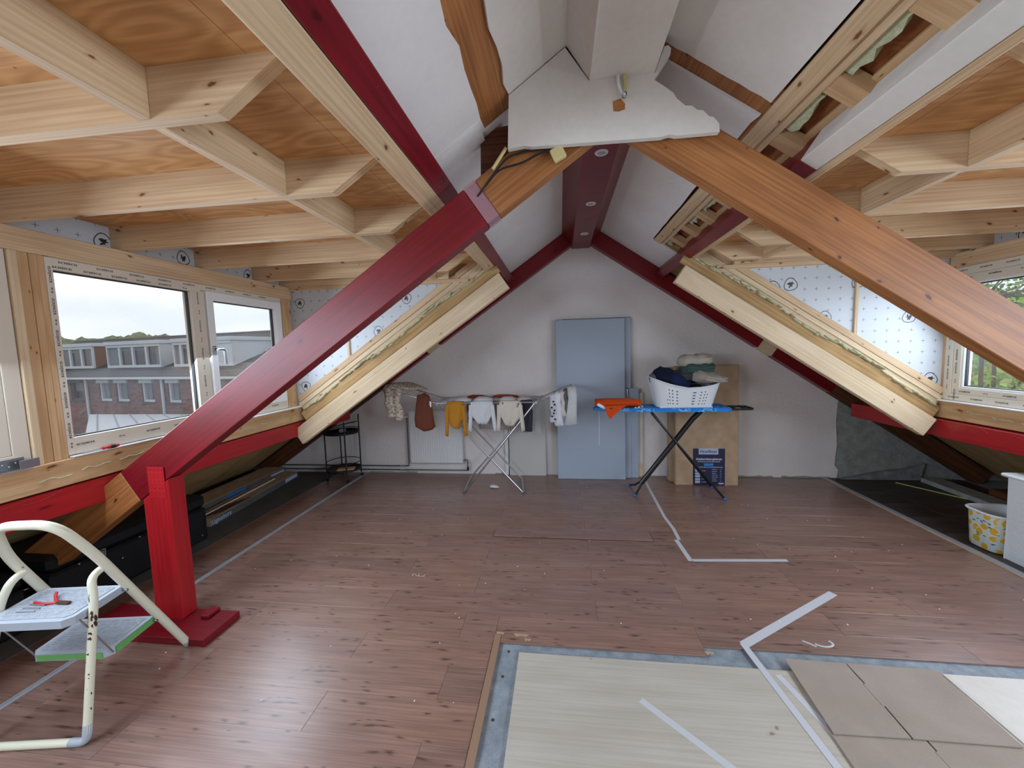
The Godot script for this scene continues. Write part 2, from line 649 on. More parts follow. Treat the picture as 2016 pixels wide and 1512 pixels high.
const SKY := 1.3
# x, z, width, energy of the daylight in each opening
const DAY := [[-2.84, -2.86, 1.7, 1.9], [-2.84, -0.85, 1.6, 3.6], [-2.84, 1.18, 1.6, 5.6], [3.38, -2.95, 1.7, 1.8], [3.38, -0.96, 1.6, 3.6], [3.38, 1.18, 1.6, 5.6]]


# ---------------------------------------------------------------- walls and floors
func shell() -> void:
	var zb := -5.12
	# back wall: gable in plaster with a bare concrete end on the right
	var wb := thing("wall_back", "white plastered gable wall at the far end of the attic", "wall", Vector3.ZERO, "", "structure")
	var st := mb()
	prism(st, PackedVector2Array([Vector2(-4.7, 0.0), Vector2(3.33, 0.0), Vector2(3.345, 0.1), Vector2(3.30, 0.16), Vector2(3.318, 0.42), Vector2(3.296, 0.7), Vector2(3.31, 0.98), Vector2(3.30, 1.4), Vector2(RX, 3.45), Vector2(-4.7, 0.16)]), Vector3(0, 0, zb), Vector3.RIGHT, Vector3.UP, Vector3(0, 0, -0.012))
	obj("plaster_skin", st, M.plaster, wb)
	st = mb()
	prism(st, PackedVector2Array([Vector2(-4.9, -0.15), Vector2(5.4, -0.15), Vector2(5.4, 0.2), Vector2(RX, 3.6), Vector2(-4.9, 0.2)]), Vector3(0, 0, zb - 0.011), Vector3.RIGHT, Vector3.UP, Vector3(0, 0, -0.2))
	obj("concrete_core", st, M.concrete_dark, wb)
	# crumbs of torn skirting along the foot of the wall
	for a in [[-2.70, -2.0], [-0.9, -0.62], [2.1, 2.6], [2.7, 3.25]]:
		var pts := PackedVector2Array([Vector2(a[0], 0.001)])
		var n := int((a[1] - a[0]) / 0.05)
		for k in n + 1:
			pts.append(Vector2(a[0] + (a[1] - a[0]) * k / n, 0.008 + rng.randf() * 0.016))
		pts.append(Vector2(a[1], 0.001))
		st = mb()
		prism(st, pts, Vector3(0, 0, zb), Vector3.RIGHT, Vector3.UP, Vector3(0, 0, 0.008))
		obj("torn_edge", st, M.concrete_dark, wb)
	# wall behind the camera
	var wf := thing("wall_front", "white wall behind the viewer", "wall", Vector3.ZERO, "", "structure")
	st = mb()
	prism(st, PackedVector2Array([Vector2(-4.9, -0.15), Vector2(5.4, -0.15), Vector2(5.4, 2.75), Vector2(RX + 1, 2.9), Vector2(RX, 3.6), Vector2(RX - 1, 2.9), Vector2(-4.9, 2.75)]), Vector3(0, 0, 2.9), Vector3.RIGHT, Vector3.UP, Vector3(0, 0, 0.2))
	obj("plaster_skin", st, M.plaster, wf)


# ---------------------------------------------------------------- sloping roof
func slope_prism(called: String, side: float, poly: PackedVector2Array, off: float, thick: float, m: Material, parent: Node) -> MeshInstance3D:
	# poly is (distance from the ridge in x, z); off is measured square to the slope from the plaster plane
	var q := PackedVector2Array()
	for p in poly:
		q.append(Vector2(p.x / CS, p.y))
	var st := mb()
	var nrm := Vector3(side * SN, CS, 0)
	# the grain runs along the longer way of the board
	var lo := q[0]
	var hi := q[0]
	for p in q:
		lo = lo.min(p)
		hi = hi.max(p)
	var d := Vector3(side * CS, -SN, 0)
	var bs := Basis(d, nrm, d.cross(nrm))
	if hi.y - lo.y > hi.x - lo.x:
		bs = Basis(Vector3(0, 0, 1), nrm, Vector3(0, 0, 1).cross(nrm))
	var inv := bs.transposed()
	var shift := Vector3(rng.randf_range(-3, 3), rng.randf_range(-3, 3), rng.randf_range(-3, 3))
	prism(st, q, inv * (nrm * off) + shift, inv * d, inv * Vector3(0, 0, 1), inv * (nrm * thick))
	return obj(called, st, m, parent, Transform3D(bs, Vector3(RX, 3.24, 0) - bs * shift))


func jag(a: Vector2, b: Vector2, n: int, amp: float) -> PackedVector2Array:
	var out := PackedVector2Array()
	var nn := (b - a).orthogonal().normalized()
	for k in n + 1:
		out.append(a.lerp(b, float(k) / n) + nn * (rng.randf_range(-amp, amp) if k > 0 and k < n else 0.0))
	return out


func roof() -> void:
	var rf := thing("ceiling", "sloping attic roof with white plasterboard panels under timber decking", "roof", Vector3.ZERO, "", "structure")
	# decking above everything
	for s in [-1.0, 1.0]:
		slope_prism("roof_deck", s, PackedVector2Array([Vector2(-0.05, -5.3), Vector2(1.12, -5.3), Vector2(1.12, 3.1), Vector2(-0.05, 3.1)]), 0.085, 0.12, M.ply_dark, rf)
		slope_prism("roof_deck", s, PackedVector2Array([Vector2(1.0, -5.3), Vector2(5.1, -5.3), Vector2(5.1, -3.99), Vector2(1.0, -3.99)]), 0.03, 0.16, M.osb, rf)
		slope_prism("roof_deck", s, PackedVector2Array([Vector2(3.22, -4.05), Vector2(5.1, -4.05), Vector2(5.1, 3.1), Vector2(3.22, 3.1)]), 0.0, 0.16, M.osb, rf)
		slope_prism("roof_deck", s, PackedVector2Array([Vector2(1.0, 2.2), Vector2(5.1, 2.2), Vector2(5.1, 3.1), Vector2(1.0, 3.1)]), 0.03, 0.16, M.osb, rf)
	# left: panel beyond the truss, two near panels with a torn strip of bare board between
	var d := func(x: float) -> float: return absf(x - RX)
	slope_prism("plasterboard", -1.0, PackedVector2Array([Vector2(0.2, -5.1), Vector2(0.945, -5.1), Vector2(0.945, -2.1), Vector2(0.2, -2.1)]), 0.0, 0.0125, M.plaster, rf)
	var p := PackedVector2Array([Vector2(0.95, -2.32), Vector2(0.95, 2.9), Vector2(0.64, 2.9)])
	p.append_array(jag(Vector2(0.64, 2.85), Vector2(0.64, -2.1), 44, 0.011))
	p.append(Vector2(0.66, -2.32))
	slope_prism("plasterboard", -1.0, p, 0.0, 0.0125, M.plaster, rf)
	slope_prism("plasterboard", -1.0, PackedVector2Array([Vector2(0.955, -2.45), Vector2(0.955, -2.0), Vector2(0.66, -2.0), Vector2(0.66, -2.3)]), -0.013, 0.0125, M.plaster, rf)
	p = PackedVector2Array([Vector2(0.2, -2.0), Vector2(0.2, 2.9), Vector2(0.52, 2.9)])
	p.append_array(jag(Vector2(0.52, 2.85), Vector2(0.515, -1.9), 44, 0.012))
	p.append(Vector2(0.50, -2.0))
	slope_prism("plasterboard", -1.0, p, 0.0, 0.0125, M.board_white, rf)
	slope_prism("bare_board", -1.0, PackedVector2Array([Vector2(0.46, -2.16), Vector2(0.70, -2.16), Vector2(0.70, 2.9), Vector2(0.46, 2.9)]), 0.014, 0.05, M.brown, rf)
	# right: near panel, bare strip by the truss, far panel cut open along the purlin
	p = PackedVector2Array([Vector2(0.2, 2.9), Vector2(0.2, -2.03)])
	p.append_array(jag(Vector2(0.24, -2.03), Vector2(0.70, -2.03), 10, 0.006))
	p.append(Vector2(0.735, 2.9))
	slope_prism("plasterboard", 1.0, p, 0.0, 0.0125, M.board_white, rf)
	slope_prism("bare_board", 1.0, PackedVector2Array([Vector2(0.2, -2.85), Vector2(0.74, -2.85), Vector2(0.74, -1.95), Vector2(0.2, -1.95)]), 0.014, 0.05, M.brown, rf)
	p = PackedVector2Array([Vector2(0.2, -2.13), Vector2(0.2, -5.1), Vector2(0.96, -5.1), Vector2(0.96, -4.3), Vector2(0.69, -4.3)])
	p.append_array(jag(Vector2(0.688, -4.2), Vector2(0.69, -2.2), 14, 0.004))
	p.append(Vector2(0.70, -2.13))
	slope_prism("plasterboard", 1.0, p, 0.0, 0.0125, M.plaster, rf)
	# the opening: batten along its edge, blocking, green foam in the gaps
	slope_prism("batten", 1.0, PackedVector2Array([Vector2(0.70, -4.3), Vector2(0.765, -4.3), Vector2(0.80, 2.9), Vector2(0.735, 2.9)]), -0.004, 0.045, M.pine, rf)
	slope_prism("batten", 1.0, PackedVector2Array([Vector2(0.768, -4.3), Vector2(0.80, -4.3), Vector2(0.835, 2.9), Vector2(0.803, 2.9)]), 0.012, 0.05, M.pine, rf)
	slope_prism("cut_edge", 1.0, PackedVector2Array([Vector2(0.69, -4.34), Vector2(0.95, -4.34), Vector2(0.95, -4.3), Vector2(0.69, -4.3)]), 0.012, 0.06, M.osb, rf)
	for z in [-0.55, -1.02, -1.42, -1.82, -2.24, -2.62, -3.0, -3.36, -3.72, -4.08]:
		slope_prism("blocking", 1.0, PackedVector2Array([Vector2(0.79, z - 0.05), Vector2(1.02, z - 0.05), Vector2(1.02, z + 0.05), Vector2(0.79, z + 0.05)]), 0.015, 0.055, M.pine_post, rf)
	slope_prism("blocking", 1.0, PackedVector2Array([Vector2(0.90, -4.25), Vector2(0.945, -4.25), Vector2(0.945, 1.5), Vector2(0.90, 1.5)]), 0.06, 0.02, M.pine_post, rf)
	for a in [[-0.62, -0.98], [-1.46, -1.76], [-1.9, -2.16], [-2.68, -2.9], [-3.06, -3.28], [-3.44, -3.6], [-4.12, -4.28]]:
		var top := jag(Vector2(0.80, a[0]), Vector2(0.80, a[1]), 6, 0.002)
		var low := jag(Vector2(0.845, a[1]), Vector2(0.835, a[0]), 7, 0.016)
		top.append_array(low)
		slope_prism("foam_bead", 1.0, top, 0.03, 0.05, M.foam, rf)

	# ridge: white box up to the truss, dark red beyond, three recessed lamps
	for a in [["ridge_casing", -1.99, 2.9, 0.157, 0.45, 0.046, 0.512, M.board_white, "white boxed-in ridge beam above the viewer"], ["ridge_casing", -5.12, -2.03, 0.166, 0.38, 0.037, 0.514, M.red, "dark red ridge casing with three round lamps"]]:
		var rc := thing(a[0], a[8], "beam", Vector3.ZERO, "", "structure")
		var st := mb()
		prism(st, PackedVector2Array([Vector2(a[3], 2.92), Vector2(a[4], 2.92), Vector2(a[6], pl(a[6]) + 0.01), Vector2(RX, 3.3), Vector2(a[5], pl(a[5]) + 0.01)]), Vector3(0, 0, a[1]), Vector3.RIGHT, Vector3.UP, Vector3(0, 0, a[2] - a[1]))
		obj("casing", st, a[7], rc)
		if a[1] > -3.0:
			rod("corner_bead", [Vector3(0.16, 2.921, -1.98), Vector3(0.16, 2.921, 2.9)], 0.006, M.board_white, rc, 6)
	var names := ["nearest the white plate", "in the middle of the row", "nearest the far gable"]
	for k in 3:
		var l := thing("recessed_lamp", "round white recessed lamp in the red ridge, " + names[k], "lamp", Vector3(0.283, 2.92, -2.69 - 0.897 * k), "recessed lamps in the ridge")
		var st := mb()
		lathe(st, [Vector2(0.028, -0.003), Vector2(0.031, -0.006), Vector2(0.04, -0.006), Vector2(0.044, 0.0), Vector2(0.044, 0.004)], 24)
		obj("trim_ring", st, M.frame_white, l)
		st = mb()
		lathe(st, [Vector2(0.0, 0.0), Vector2(0.02, -0.001), Vector2(0.029, -0.0025)], 20)
		obj("lens", st, M.plastic_pale, l)
	# loose end of plasterboard on the far left slope by the truss is part of the ceiling above


# ---------------------------------------------------------------- dormers
func ring(st: SurfaceTool, x0: float, x1: float, z0: float, z1: float, y0: float, y1: float, iz0: float, iz1: float, iy0: float, iy1: float, bev := 0.002) -> void:
	span(st, Vector3(x0, y0, z0), Vector3(x1, y1, iz0), bev)
	span(st, Vector3(x0, y0, iz1), Vector3(x1, y1, z1), bev)
	span(st, Vector3(x0, y0, iz0), Vector3(x1, iy0, iz1), bev)
	span(st, Vector3(x0, iy1, iz0), Vector3(x1, y1, iz1), bev)


var brand_word: TextMesh
var squiggle: ArrayMesh


func print_at(side: float, x: float, y: float, z: float, turn: float, parent: Node, small := false) -> void:
	if brand_word == null:
		brand_word = text_mesh("SCHÜCO", 0.0195, 0.001, true)
		var s := mb()
		span(s, Vector3(-0.012, -0.004, 0), Vector3(-0.002, 0.004, 0.001))
		span(s, Vector3(0.004, -0.006, 0), Vector3(0.014, 0.003, 0.001))
		s.generate_normals()
		squiggle = s.commit()
	var bs := Basis(Vector3(0, 0, side), Vector3.UP, Vector3(-side, 0, 0)) * Basis(Vector3(0, 0, 1), turn)
	put("lettering", squiggle if small else brand_word, M.ink_grey if small else M.ink, parent, Transform3D(bs * Basis.from_scale(Vector3(1.2, 0.8, 1)), Vector3(x, y, z)))


func pane_set(w: Node3D, xi: float, xo: float, z0: float, z1: float, y0: float, y1: float) -> void:
	var xm := (xi + xo) * 0.5
	var st := mb()
	ring(st, xm - 0.012, xm + 0.012, z0 - 0.002, z1 + 0.002, y0 - 0.002, y1 + 0.002, z0 + 0.007, z1 - 0.007, y0 + 0.007, y1 - 0.007, 0.0)
	obj("gasket", st, M.gasket, w)
	st = mb()
	span(st, Vector3(xm - 0.003, y0, z0), Vector3(xm + 0.003, y1, z1))
	obj("pane", st, M.glass, w)


func dormer(side: float) -> void:
	var left := side < 0.0
	var xw := -2.87 if left else 3.41
	var nm := "left" if left else "right"
	var xo := xw + side * 0.09
	# ceiling: plywood sheets over joists, blocking between
	var ce := thing("ceiling_" + nm, "flat dormer ceiling on the %s of pale pine joists under plywood" % nm, "ceiling", Vector3.ZERO, "", "structure")
	var xin := -0.72 if left else 1.29
	var st := mb()
	span(st, Vector3(xin, 2.568, -4.12), Vector3(xw + side * 0.3, 2.76, 2.4))
	obj("roof_slab", st, M.osb, ce)
	var zs := [-3.525, -2.923, -2.321, -1.719, -1.117, -0.515, 0.09, 0.69, 1.29, 1.89] if left else [-3.70, -3.205, -2.595, -1.985, -1.375, -0.765, -0.155, 0.45, 1.05, 1.65]
	var z := -4.1
	while z < 2.2:
		bx("plywood_sheet", Vector3(xin, 2.55, z + 0.001), Vector3(xw + side * 0.1, 2.568, z + 1.203), M.ply, ce, 0.001)
		z += 1.204
	var xend := -1.004 if left else 1.497
	var xtop := xend - side * 0.235
	var jp := PackedVector2Array([Vector2(xo, 2.40), Vector2(xend, 2.40), Vector2(xtop, 2.552), Vector2(xo, 2.552)])
	var hx := -1.25 if left else 1.77
	for k in zs.size():
		var off := Vector3(rng.randf_range(-5, 5), rng.randf_range(-2, 2), rng.randf_range(-2, 2))
		st = mb()
		prism(st, jp, off, Vector3.RIGHT, Vector3.UP, Vector3(0, 0, -0.044))
		obj("joist", st, M.pine, ce, Transform3D(Basis(), Vector3(0, 0, zs[k]) - off))
		if k > 0:
			beam("blocking", Vector3(hx, 2.476, zs[k - 1] + 0.0005), Vector3(hx, 2.476, zs[k] - 0.0445), 0.044, 0.15, M.pine, ce, Vector3.UP, 0.002)
	beam("end_joist", Vector3(xo, 2.476, 2.2), Vector3(xend + side * 0.1, 2.476, 2.2), 0.044, 0.15, M.pine, ce, Vector3.UP, 0.002)
	beam("end_joist", Vector3(xo, 2.476, -3.91), Vector3(xend + side * 0.1, 2.476, -3.91), 0.044, 0.15, M.pine, ce, Vector3.UP, 0.002)
	beam("blocking", Vector3(hx, 2.476, -3.888), Vector3(hx, 2.476, zs[0] - 0.0445), 0.044, 0.15, M.pine, ce, Vector3.UP, 0.002)

	sloped("edge_strip", side, 0.967 if left else 1.002, 1.05 if left else 1.03, -3.88, 2.25, -0.03, 0.1 if left else 0.095, M.pine, ce)

	# window wall
	var wa := thing("wall_" + nm, "%s dormer front of bare pine studs around the windows" % nm, "wall", Vector3.ZERO, "", "structure")
	beam("top_plate", Vector3(xw + side * 0.045, 2.335, -3.96), Vector3(xw + side * 0.045, 2.335, 2.25), 0.09, 0.13, M.pine, wa)
	beam("sill_beam", Vector3(xw - side * 0.0 + side * 0.03, 1.035, -4.0), Vector3(xw + side * 0.03, 1.035, 2.25), 0.11, 0.15, M.pine_post, wa)
	st = mb()
	span(st, Vector3(xw + side * 0.08, 2.395, -4.05), Vector3(xw + side * 0.12, 2.56, 2.25))
	var ins := triplanar(std(Color.WHITE, 0.5, 0, 0.5), insulation_tex(7, [[922, 216, 0.6, 1.0], [879 - 512, 200, 2.5, 1.0]]), Vector3(1.0 / 1.2, 1.0 / 0.9, 1.0 / 1.2), true)
	obj("insulation_board", st, ins, wa)
	var outer := mb()
	span(outer, Vector3(xw + side * 0.10, 0.9, -4.15), Vector3(xw + side * 0.2, 1.13, 2.4))
	span(outer, Vector3(xw + side * 0.121, 2.268, -4.15), Vector3(xw + side * 0.2, 2.6, 2.4))
	obj("outer_cladding", outer, M.osb, wa)
	var posts := []
	if left:
		posts = [[-1.757, -1.795, 0.012], [-1.796, -1.846, 0.0], [-1.847, -1.880, 0.004], [-1.881, -1.911, 0.002], [-3.80, -3.845, 0.0], [-3.846, -3.95, -0.012], [0.105, 0.235, 0.0], [2.1, 2.25, 0.0]]
	else:
		posts = [[-3.953, -3.99, 0.0], [-3.991, -4.05, -0.02], [-1.88, -2.02, 0.0], [-0.045, 0.235, 0.0], [2.1, 2.25, 0.0]]
	for p in posts:
		beam("stud", Vector3(xw + side * 0.045 - side * p[2] * 0.5, 1.11, (p[0] + p[1]) * 0.5), Vector3(xw + side * 0.045 - side * p[2] * 0.5, 2.27, (p[0] + p[1]) * 0.5), absf(p[0] - p[1]), 0.09 + p[2], M.pine_post if p[0] < -1.79 else M.pine_pale, wa, Vector3(side, 0, 0), 0.003)
	# white sill strip with a wavering broken edge
	st = mb()
	span(st, Vector3(xw - side * 0.05, 1.112, -4.02 if not left else -3.98), Vector3(xw + side * 0.06, 1.122, -2.75 if left else 1.4), 0.002)
	if left:
		span(st, Vector3(xw - side * 0.03, 1.112, -2.5), Vector3(xw + side * 0.06, 1.120, -1.915), 0.002)
	obj("sill_strip", st, M.white, wa)
	# foam squeezed out over the sill beam
	for k in 12:
		var zz := -3.9 + k * 0.2
		if rng.randf() < 0.7:
			var pts := []
			for j in 6:
				pts.append(Vector3(xw - side * 0.026, 1.03 + 0.012 * sin(k * 1.7) + rng.randf_range(-0.008, 0.008), zz + j * 0.03))
			rod("foam_bead", pts, 0.004 + rng.randf() * 0.003, M.foam, wa, 5)

	# windows
	var units := [[-3.79, -1.913, "far"], [-1.752, 0.1, "near"], [0.24, 2.095, "rear"]] if left else [[-3.952, -2.022, "far"], [-1.878, -0.05, "near"], [0.24, 2.095, "rear"]]
	var n0 := 1 if left else 4
	for k in 3:
		var u: Array = units[k]
		var w := thing("window_%d" % (n0 + k), "%s %s dormer window with film-covered beige frame" % [u[2], nm], "window", Vector3.ZERO, "", "structure")
		var y0 := 1.125
		var y1 := 2.268
		var xi := xw
		var xx := xw + side * 0.075
		if left and k == 0:
			st = mb()
			ring(st, xi, xx, u[0], u[1], y0, y1, u[0] + 0.03, -1.948, 1.225, 2.20)
			span(st, Vector3(xi, 1.225, -2.905), Vector3(xx, 2.20, -2.786), 0.002)
			obj("frame", st, M.frame, w)
			pane_set(w, xi, xx, -2.786, -1.948, 1.225, 2.20)
			st = mb()
			ring(st, xi - side * 0.014, xx - side * 0.01, -3.768, -2.912, 1.205, 2.222, -3.69, -2.975, 1.295, 2.15, 0.005)
			var sash := obj("sash", st, M.frame_white, w)
			pane_set(w, xi, xx, -3.69, -2.975, 1.295, 2.15)
			var hd := mb()
			box(hd, Vector3(xi - side * 0.018, 1.735, -2.94), Vector3(0.012, 0.075, 0.032), 0.006)
			tube(hd, bent([Vector3(xi - side * 0.018, 1.742, -2.94), Vector3(xi - side * 0.062, 1.742, -2.94), Vector3(xi - side * 0.068, 1.742, -2.985), Vector3(xi - side * 0.066, 1.62, -2.992)], 0.014), 0.011, 8)
			obj("handle", hd, M.steel_dull, sash)
			for j in 6:
				print_at(side, xi - side * 0.0005, 2.17 - j * 0.18, -1.931, PI / 2, w)
				print_at(side, xi - side * 0.0005, 2.08 - j * 0.18, -1.931, PI / 2, w, true)
			for j in 9:
				print_at(side, xi - side * 0.0005, 2.247, -2.02 - j * 0.19, 0.0, w)
				print_at(side, xi - side * 0.0005, 2.216, -1.99 - j * 0.15, 0.0, w, j > 4)
				print_at(side, xi - side * 0.0005, 1.18, -2.0 - j * 0.2, PI, w, j % 3 == 1)
				print_at(side, xi - side * 0.0005, 2.15 - j * 0.11, -2.845, PI / 2, w, j % 2 == 1)
		else:
			st = mb()
			ring(st, xi, xx, u[0], u[1], y0, y1, u[0] + 0.07, u[1] - 0.07, y0 + 0.06, y1 - 0.065)
			obj("frame", st, M.frame, w)
			st = mb()
			ring(st, xi + side * 0.004, xx, u[0] + 0.0705, u[1] - 0.0705, y0 + 0.0605, y1 - 0.0655, u[0] + 0.142, u[1] - 0.142, y0 + 0.115, y1 - 0.135, 0.004)
			obj("sash", st, M.frame, w)
			st = mb()
			ring(st, xi + side * 0.012, xx, u[0] + 0.1421, u[1] - 0.1421, y0 + 0.1151, y1 - 0.1351, u[0] + 0.158, u[1] - 0.158, y0 + 0.131, y1 - 0.151, 0.003)
			obj("glazing_bead", st, M.frame_white, w)
			pane_set(w, xi, xx, u[0] + 0.158, u[1] - 0.158, y0 + 0.131, y1 - 0.151)
			for j in 9 if k < 2 else 0:
				for q in [[0.035, 0.0], [0.105, 0.06]]:
					var zf: float = u[0] + q[0] if not left else u[1] - q[0]
					print_at(side, xi - side * 0.0005, 2.16 - j * 0.115 - q[1], zf, PI / 2 if not left else -PI / 2, w, (j + int(q[1] * 20.0)) % 3 == 2)
				if not left:
					print_at(side, xi - side * 0.0005, 2.238, u[0] + 0.1 + j * 0.19, 0.0, w)
					print_at(side, xi - side * 0.0005, 2.175, u[0] + 0.17 + j * 0.19, 0.0, w, j % 2 == 0)
					print_at(side, xi - side * 0.0005, 1.155, u[0] + 0.1 + j * 0.19, PI, w)
					print_at(side, xi - side * 0.0005, 1.21, u[0] + 0.19 + j * 0.17, PI, w, j % 2 == 1)

	# cheek wall at the far end: printed insulation boards, studs, top rail
	var ck := thing("wall_cheek_" + nm, "%s dormer cheek of white printed insulation boards" % nm, "wall", Vector3.ZERO, "", "structure")
	var sh := [[697, 396, -0.5, 1.0], [420, 676, 0.5, 1.0], [252, 253, 0.3, 1.0]] if left else [[788, 424, 0.35, 1.1], [661, 441, 0.35, 1.1], [23, 687, 0.4, 1.0], [614, 709, 2.6, 1.0], [351, 199, 2.2, 1.0], [247, 428, 0.2, 1.0]]
	var im := triplanar(std(Color.WHITE, 0.42, 0, 0.6), insulation_tex(9 + int(side), sh), Vector3(1.0 / 1.2, 1.0 / 0.9, 1.0 / 1.2), true)
	var low := func(x: float) -> float: return pl(x) + 0.02
	var xs := -2.252 if left else 2.68
	var xa := xw + side * 0.12
	var xtip := RX + side * (3.26 - 2.386) / TN
	st = mb()
	prism(st, PackedVector2Array([Vector2(xa, low.call(xa)), Vector2(xs, low.call(xs)), Vector2(xs, 2.386), Vector2(xa, 2.386)]), Vector3(0, 0, -3.975), Vector3.RIGHT, Vector3.UP, Vector3(0, 0, -0.06))
	obj("insulation_board", st, im, ck)
	st = mb()
	prism(st, PackedVector2Array([Vector2(xs, low.call(xs)), Vector2(xtip, 2.384), Vector2(xtip, 2.386), Vector2(xs, 2.386)]), Vector3(0, 0, -3.975), Vector3.RIGHT, Vector3.UP, Vector3(0, 0, -0.06))
	obj("insulation_board", st, im, ck)
	beam("stud", Vector3(xs, low.call(xs) - 0.05, -3.967), Vector3(xs, 2.36, -3.967), 0.03, 0.02, M.pine_pale, ck, Vector3.BACK)
	beam("top_rail", Vector3(xw, 2.385, -3.955), Vector3(RX + side * 1.18, 2.385, -3.955), 0.06, 0.036, M.pine, ck)
	st = mb()
	prism(st, PackedVector2Array([Vector2(xw + side * 0.25, 0.8), Vector2(xw + side * 0.25, 2.74), Vector2(RX + side * 0.95, 2.74), Vector2(RX + side * 0.95, 2.5)]), Vector3(0, 0, -4.04), Vector3.RIGHT, Vector3.UP, Vector3(0, 0, -0.05))
	obj("outer_cladding", st, M.osb, ck)
	st = mb()
	prism(st, PackedVector2Array([Vector2(xw + side * 0.25, 0.8), Vector2(xw + side * 0.25, 2.74), Vector2(RX + side * 0.95, 2.74), Vector2(RX + side * 0.95, 2.5)]), Vector3(0, 0, 2.25), Vector3.RIGHT, Vector3.UP, Vector3(0, 0, 0.05))
	obj("near_cladding", st, M.osb, ck)


# ---------------------------------------------------------------- beams
func sloped(called: String, side: float, xa: float, xb: float, z0: float, z1: float, v0: float, v1: float, m: Material, parent: Node, square := true) -> MeshInstance3D:
	# a board along the slope between x distances xa and xb; v0 and v1 are heights below the plaster plane, square to it
	var sa := xa / CS
	var sb := xb / CS
	var st := mb()
	var off := rng.randf_range(-5, 5)
	if absf(z1 - z0) > sb - sa:
		var nrm := Vector3(side * SN, CS, 0)
		var zb := Basis(Vector3(0, 0, 1), nrm, Vector3(0, 0, 1).cross(nrm))
		box(st, Vector3(off, off, off), Vector3(absf(z1 - z0), v1 - v0, sb - sa), 0.004)
		var mid := Vector3(RX, 3.24, (z0 + z1) * 0.5) + Vector3(side * CS, -SN, 0) * (sa + sb) * 0.5 - nrm * (v0 + v1) * 0.5
		return obj(called, st, m, parent, Transform3D(zb, mid - zb * Vector3(off, off, off)))
	box(st, Vector3((sa + sb) * 0.5 + off, -(v0 + v1) * 0.5 + off, off), Vector3(sb - sa, v1 - v0, absf(z1 - z0)), 0.004)
	var bs := Basis(Vector3(side * CS, -SN, 0), Vector3(side * SN, CS, 0), Vector3(0, 0, -side))
	return obj(called, st, m, parent, Transform3D(bs, Vector3(RX, 3.24, (z0 + z1) * 0.5) - bs * Vector3(off, off, off)))


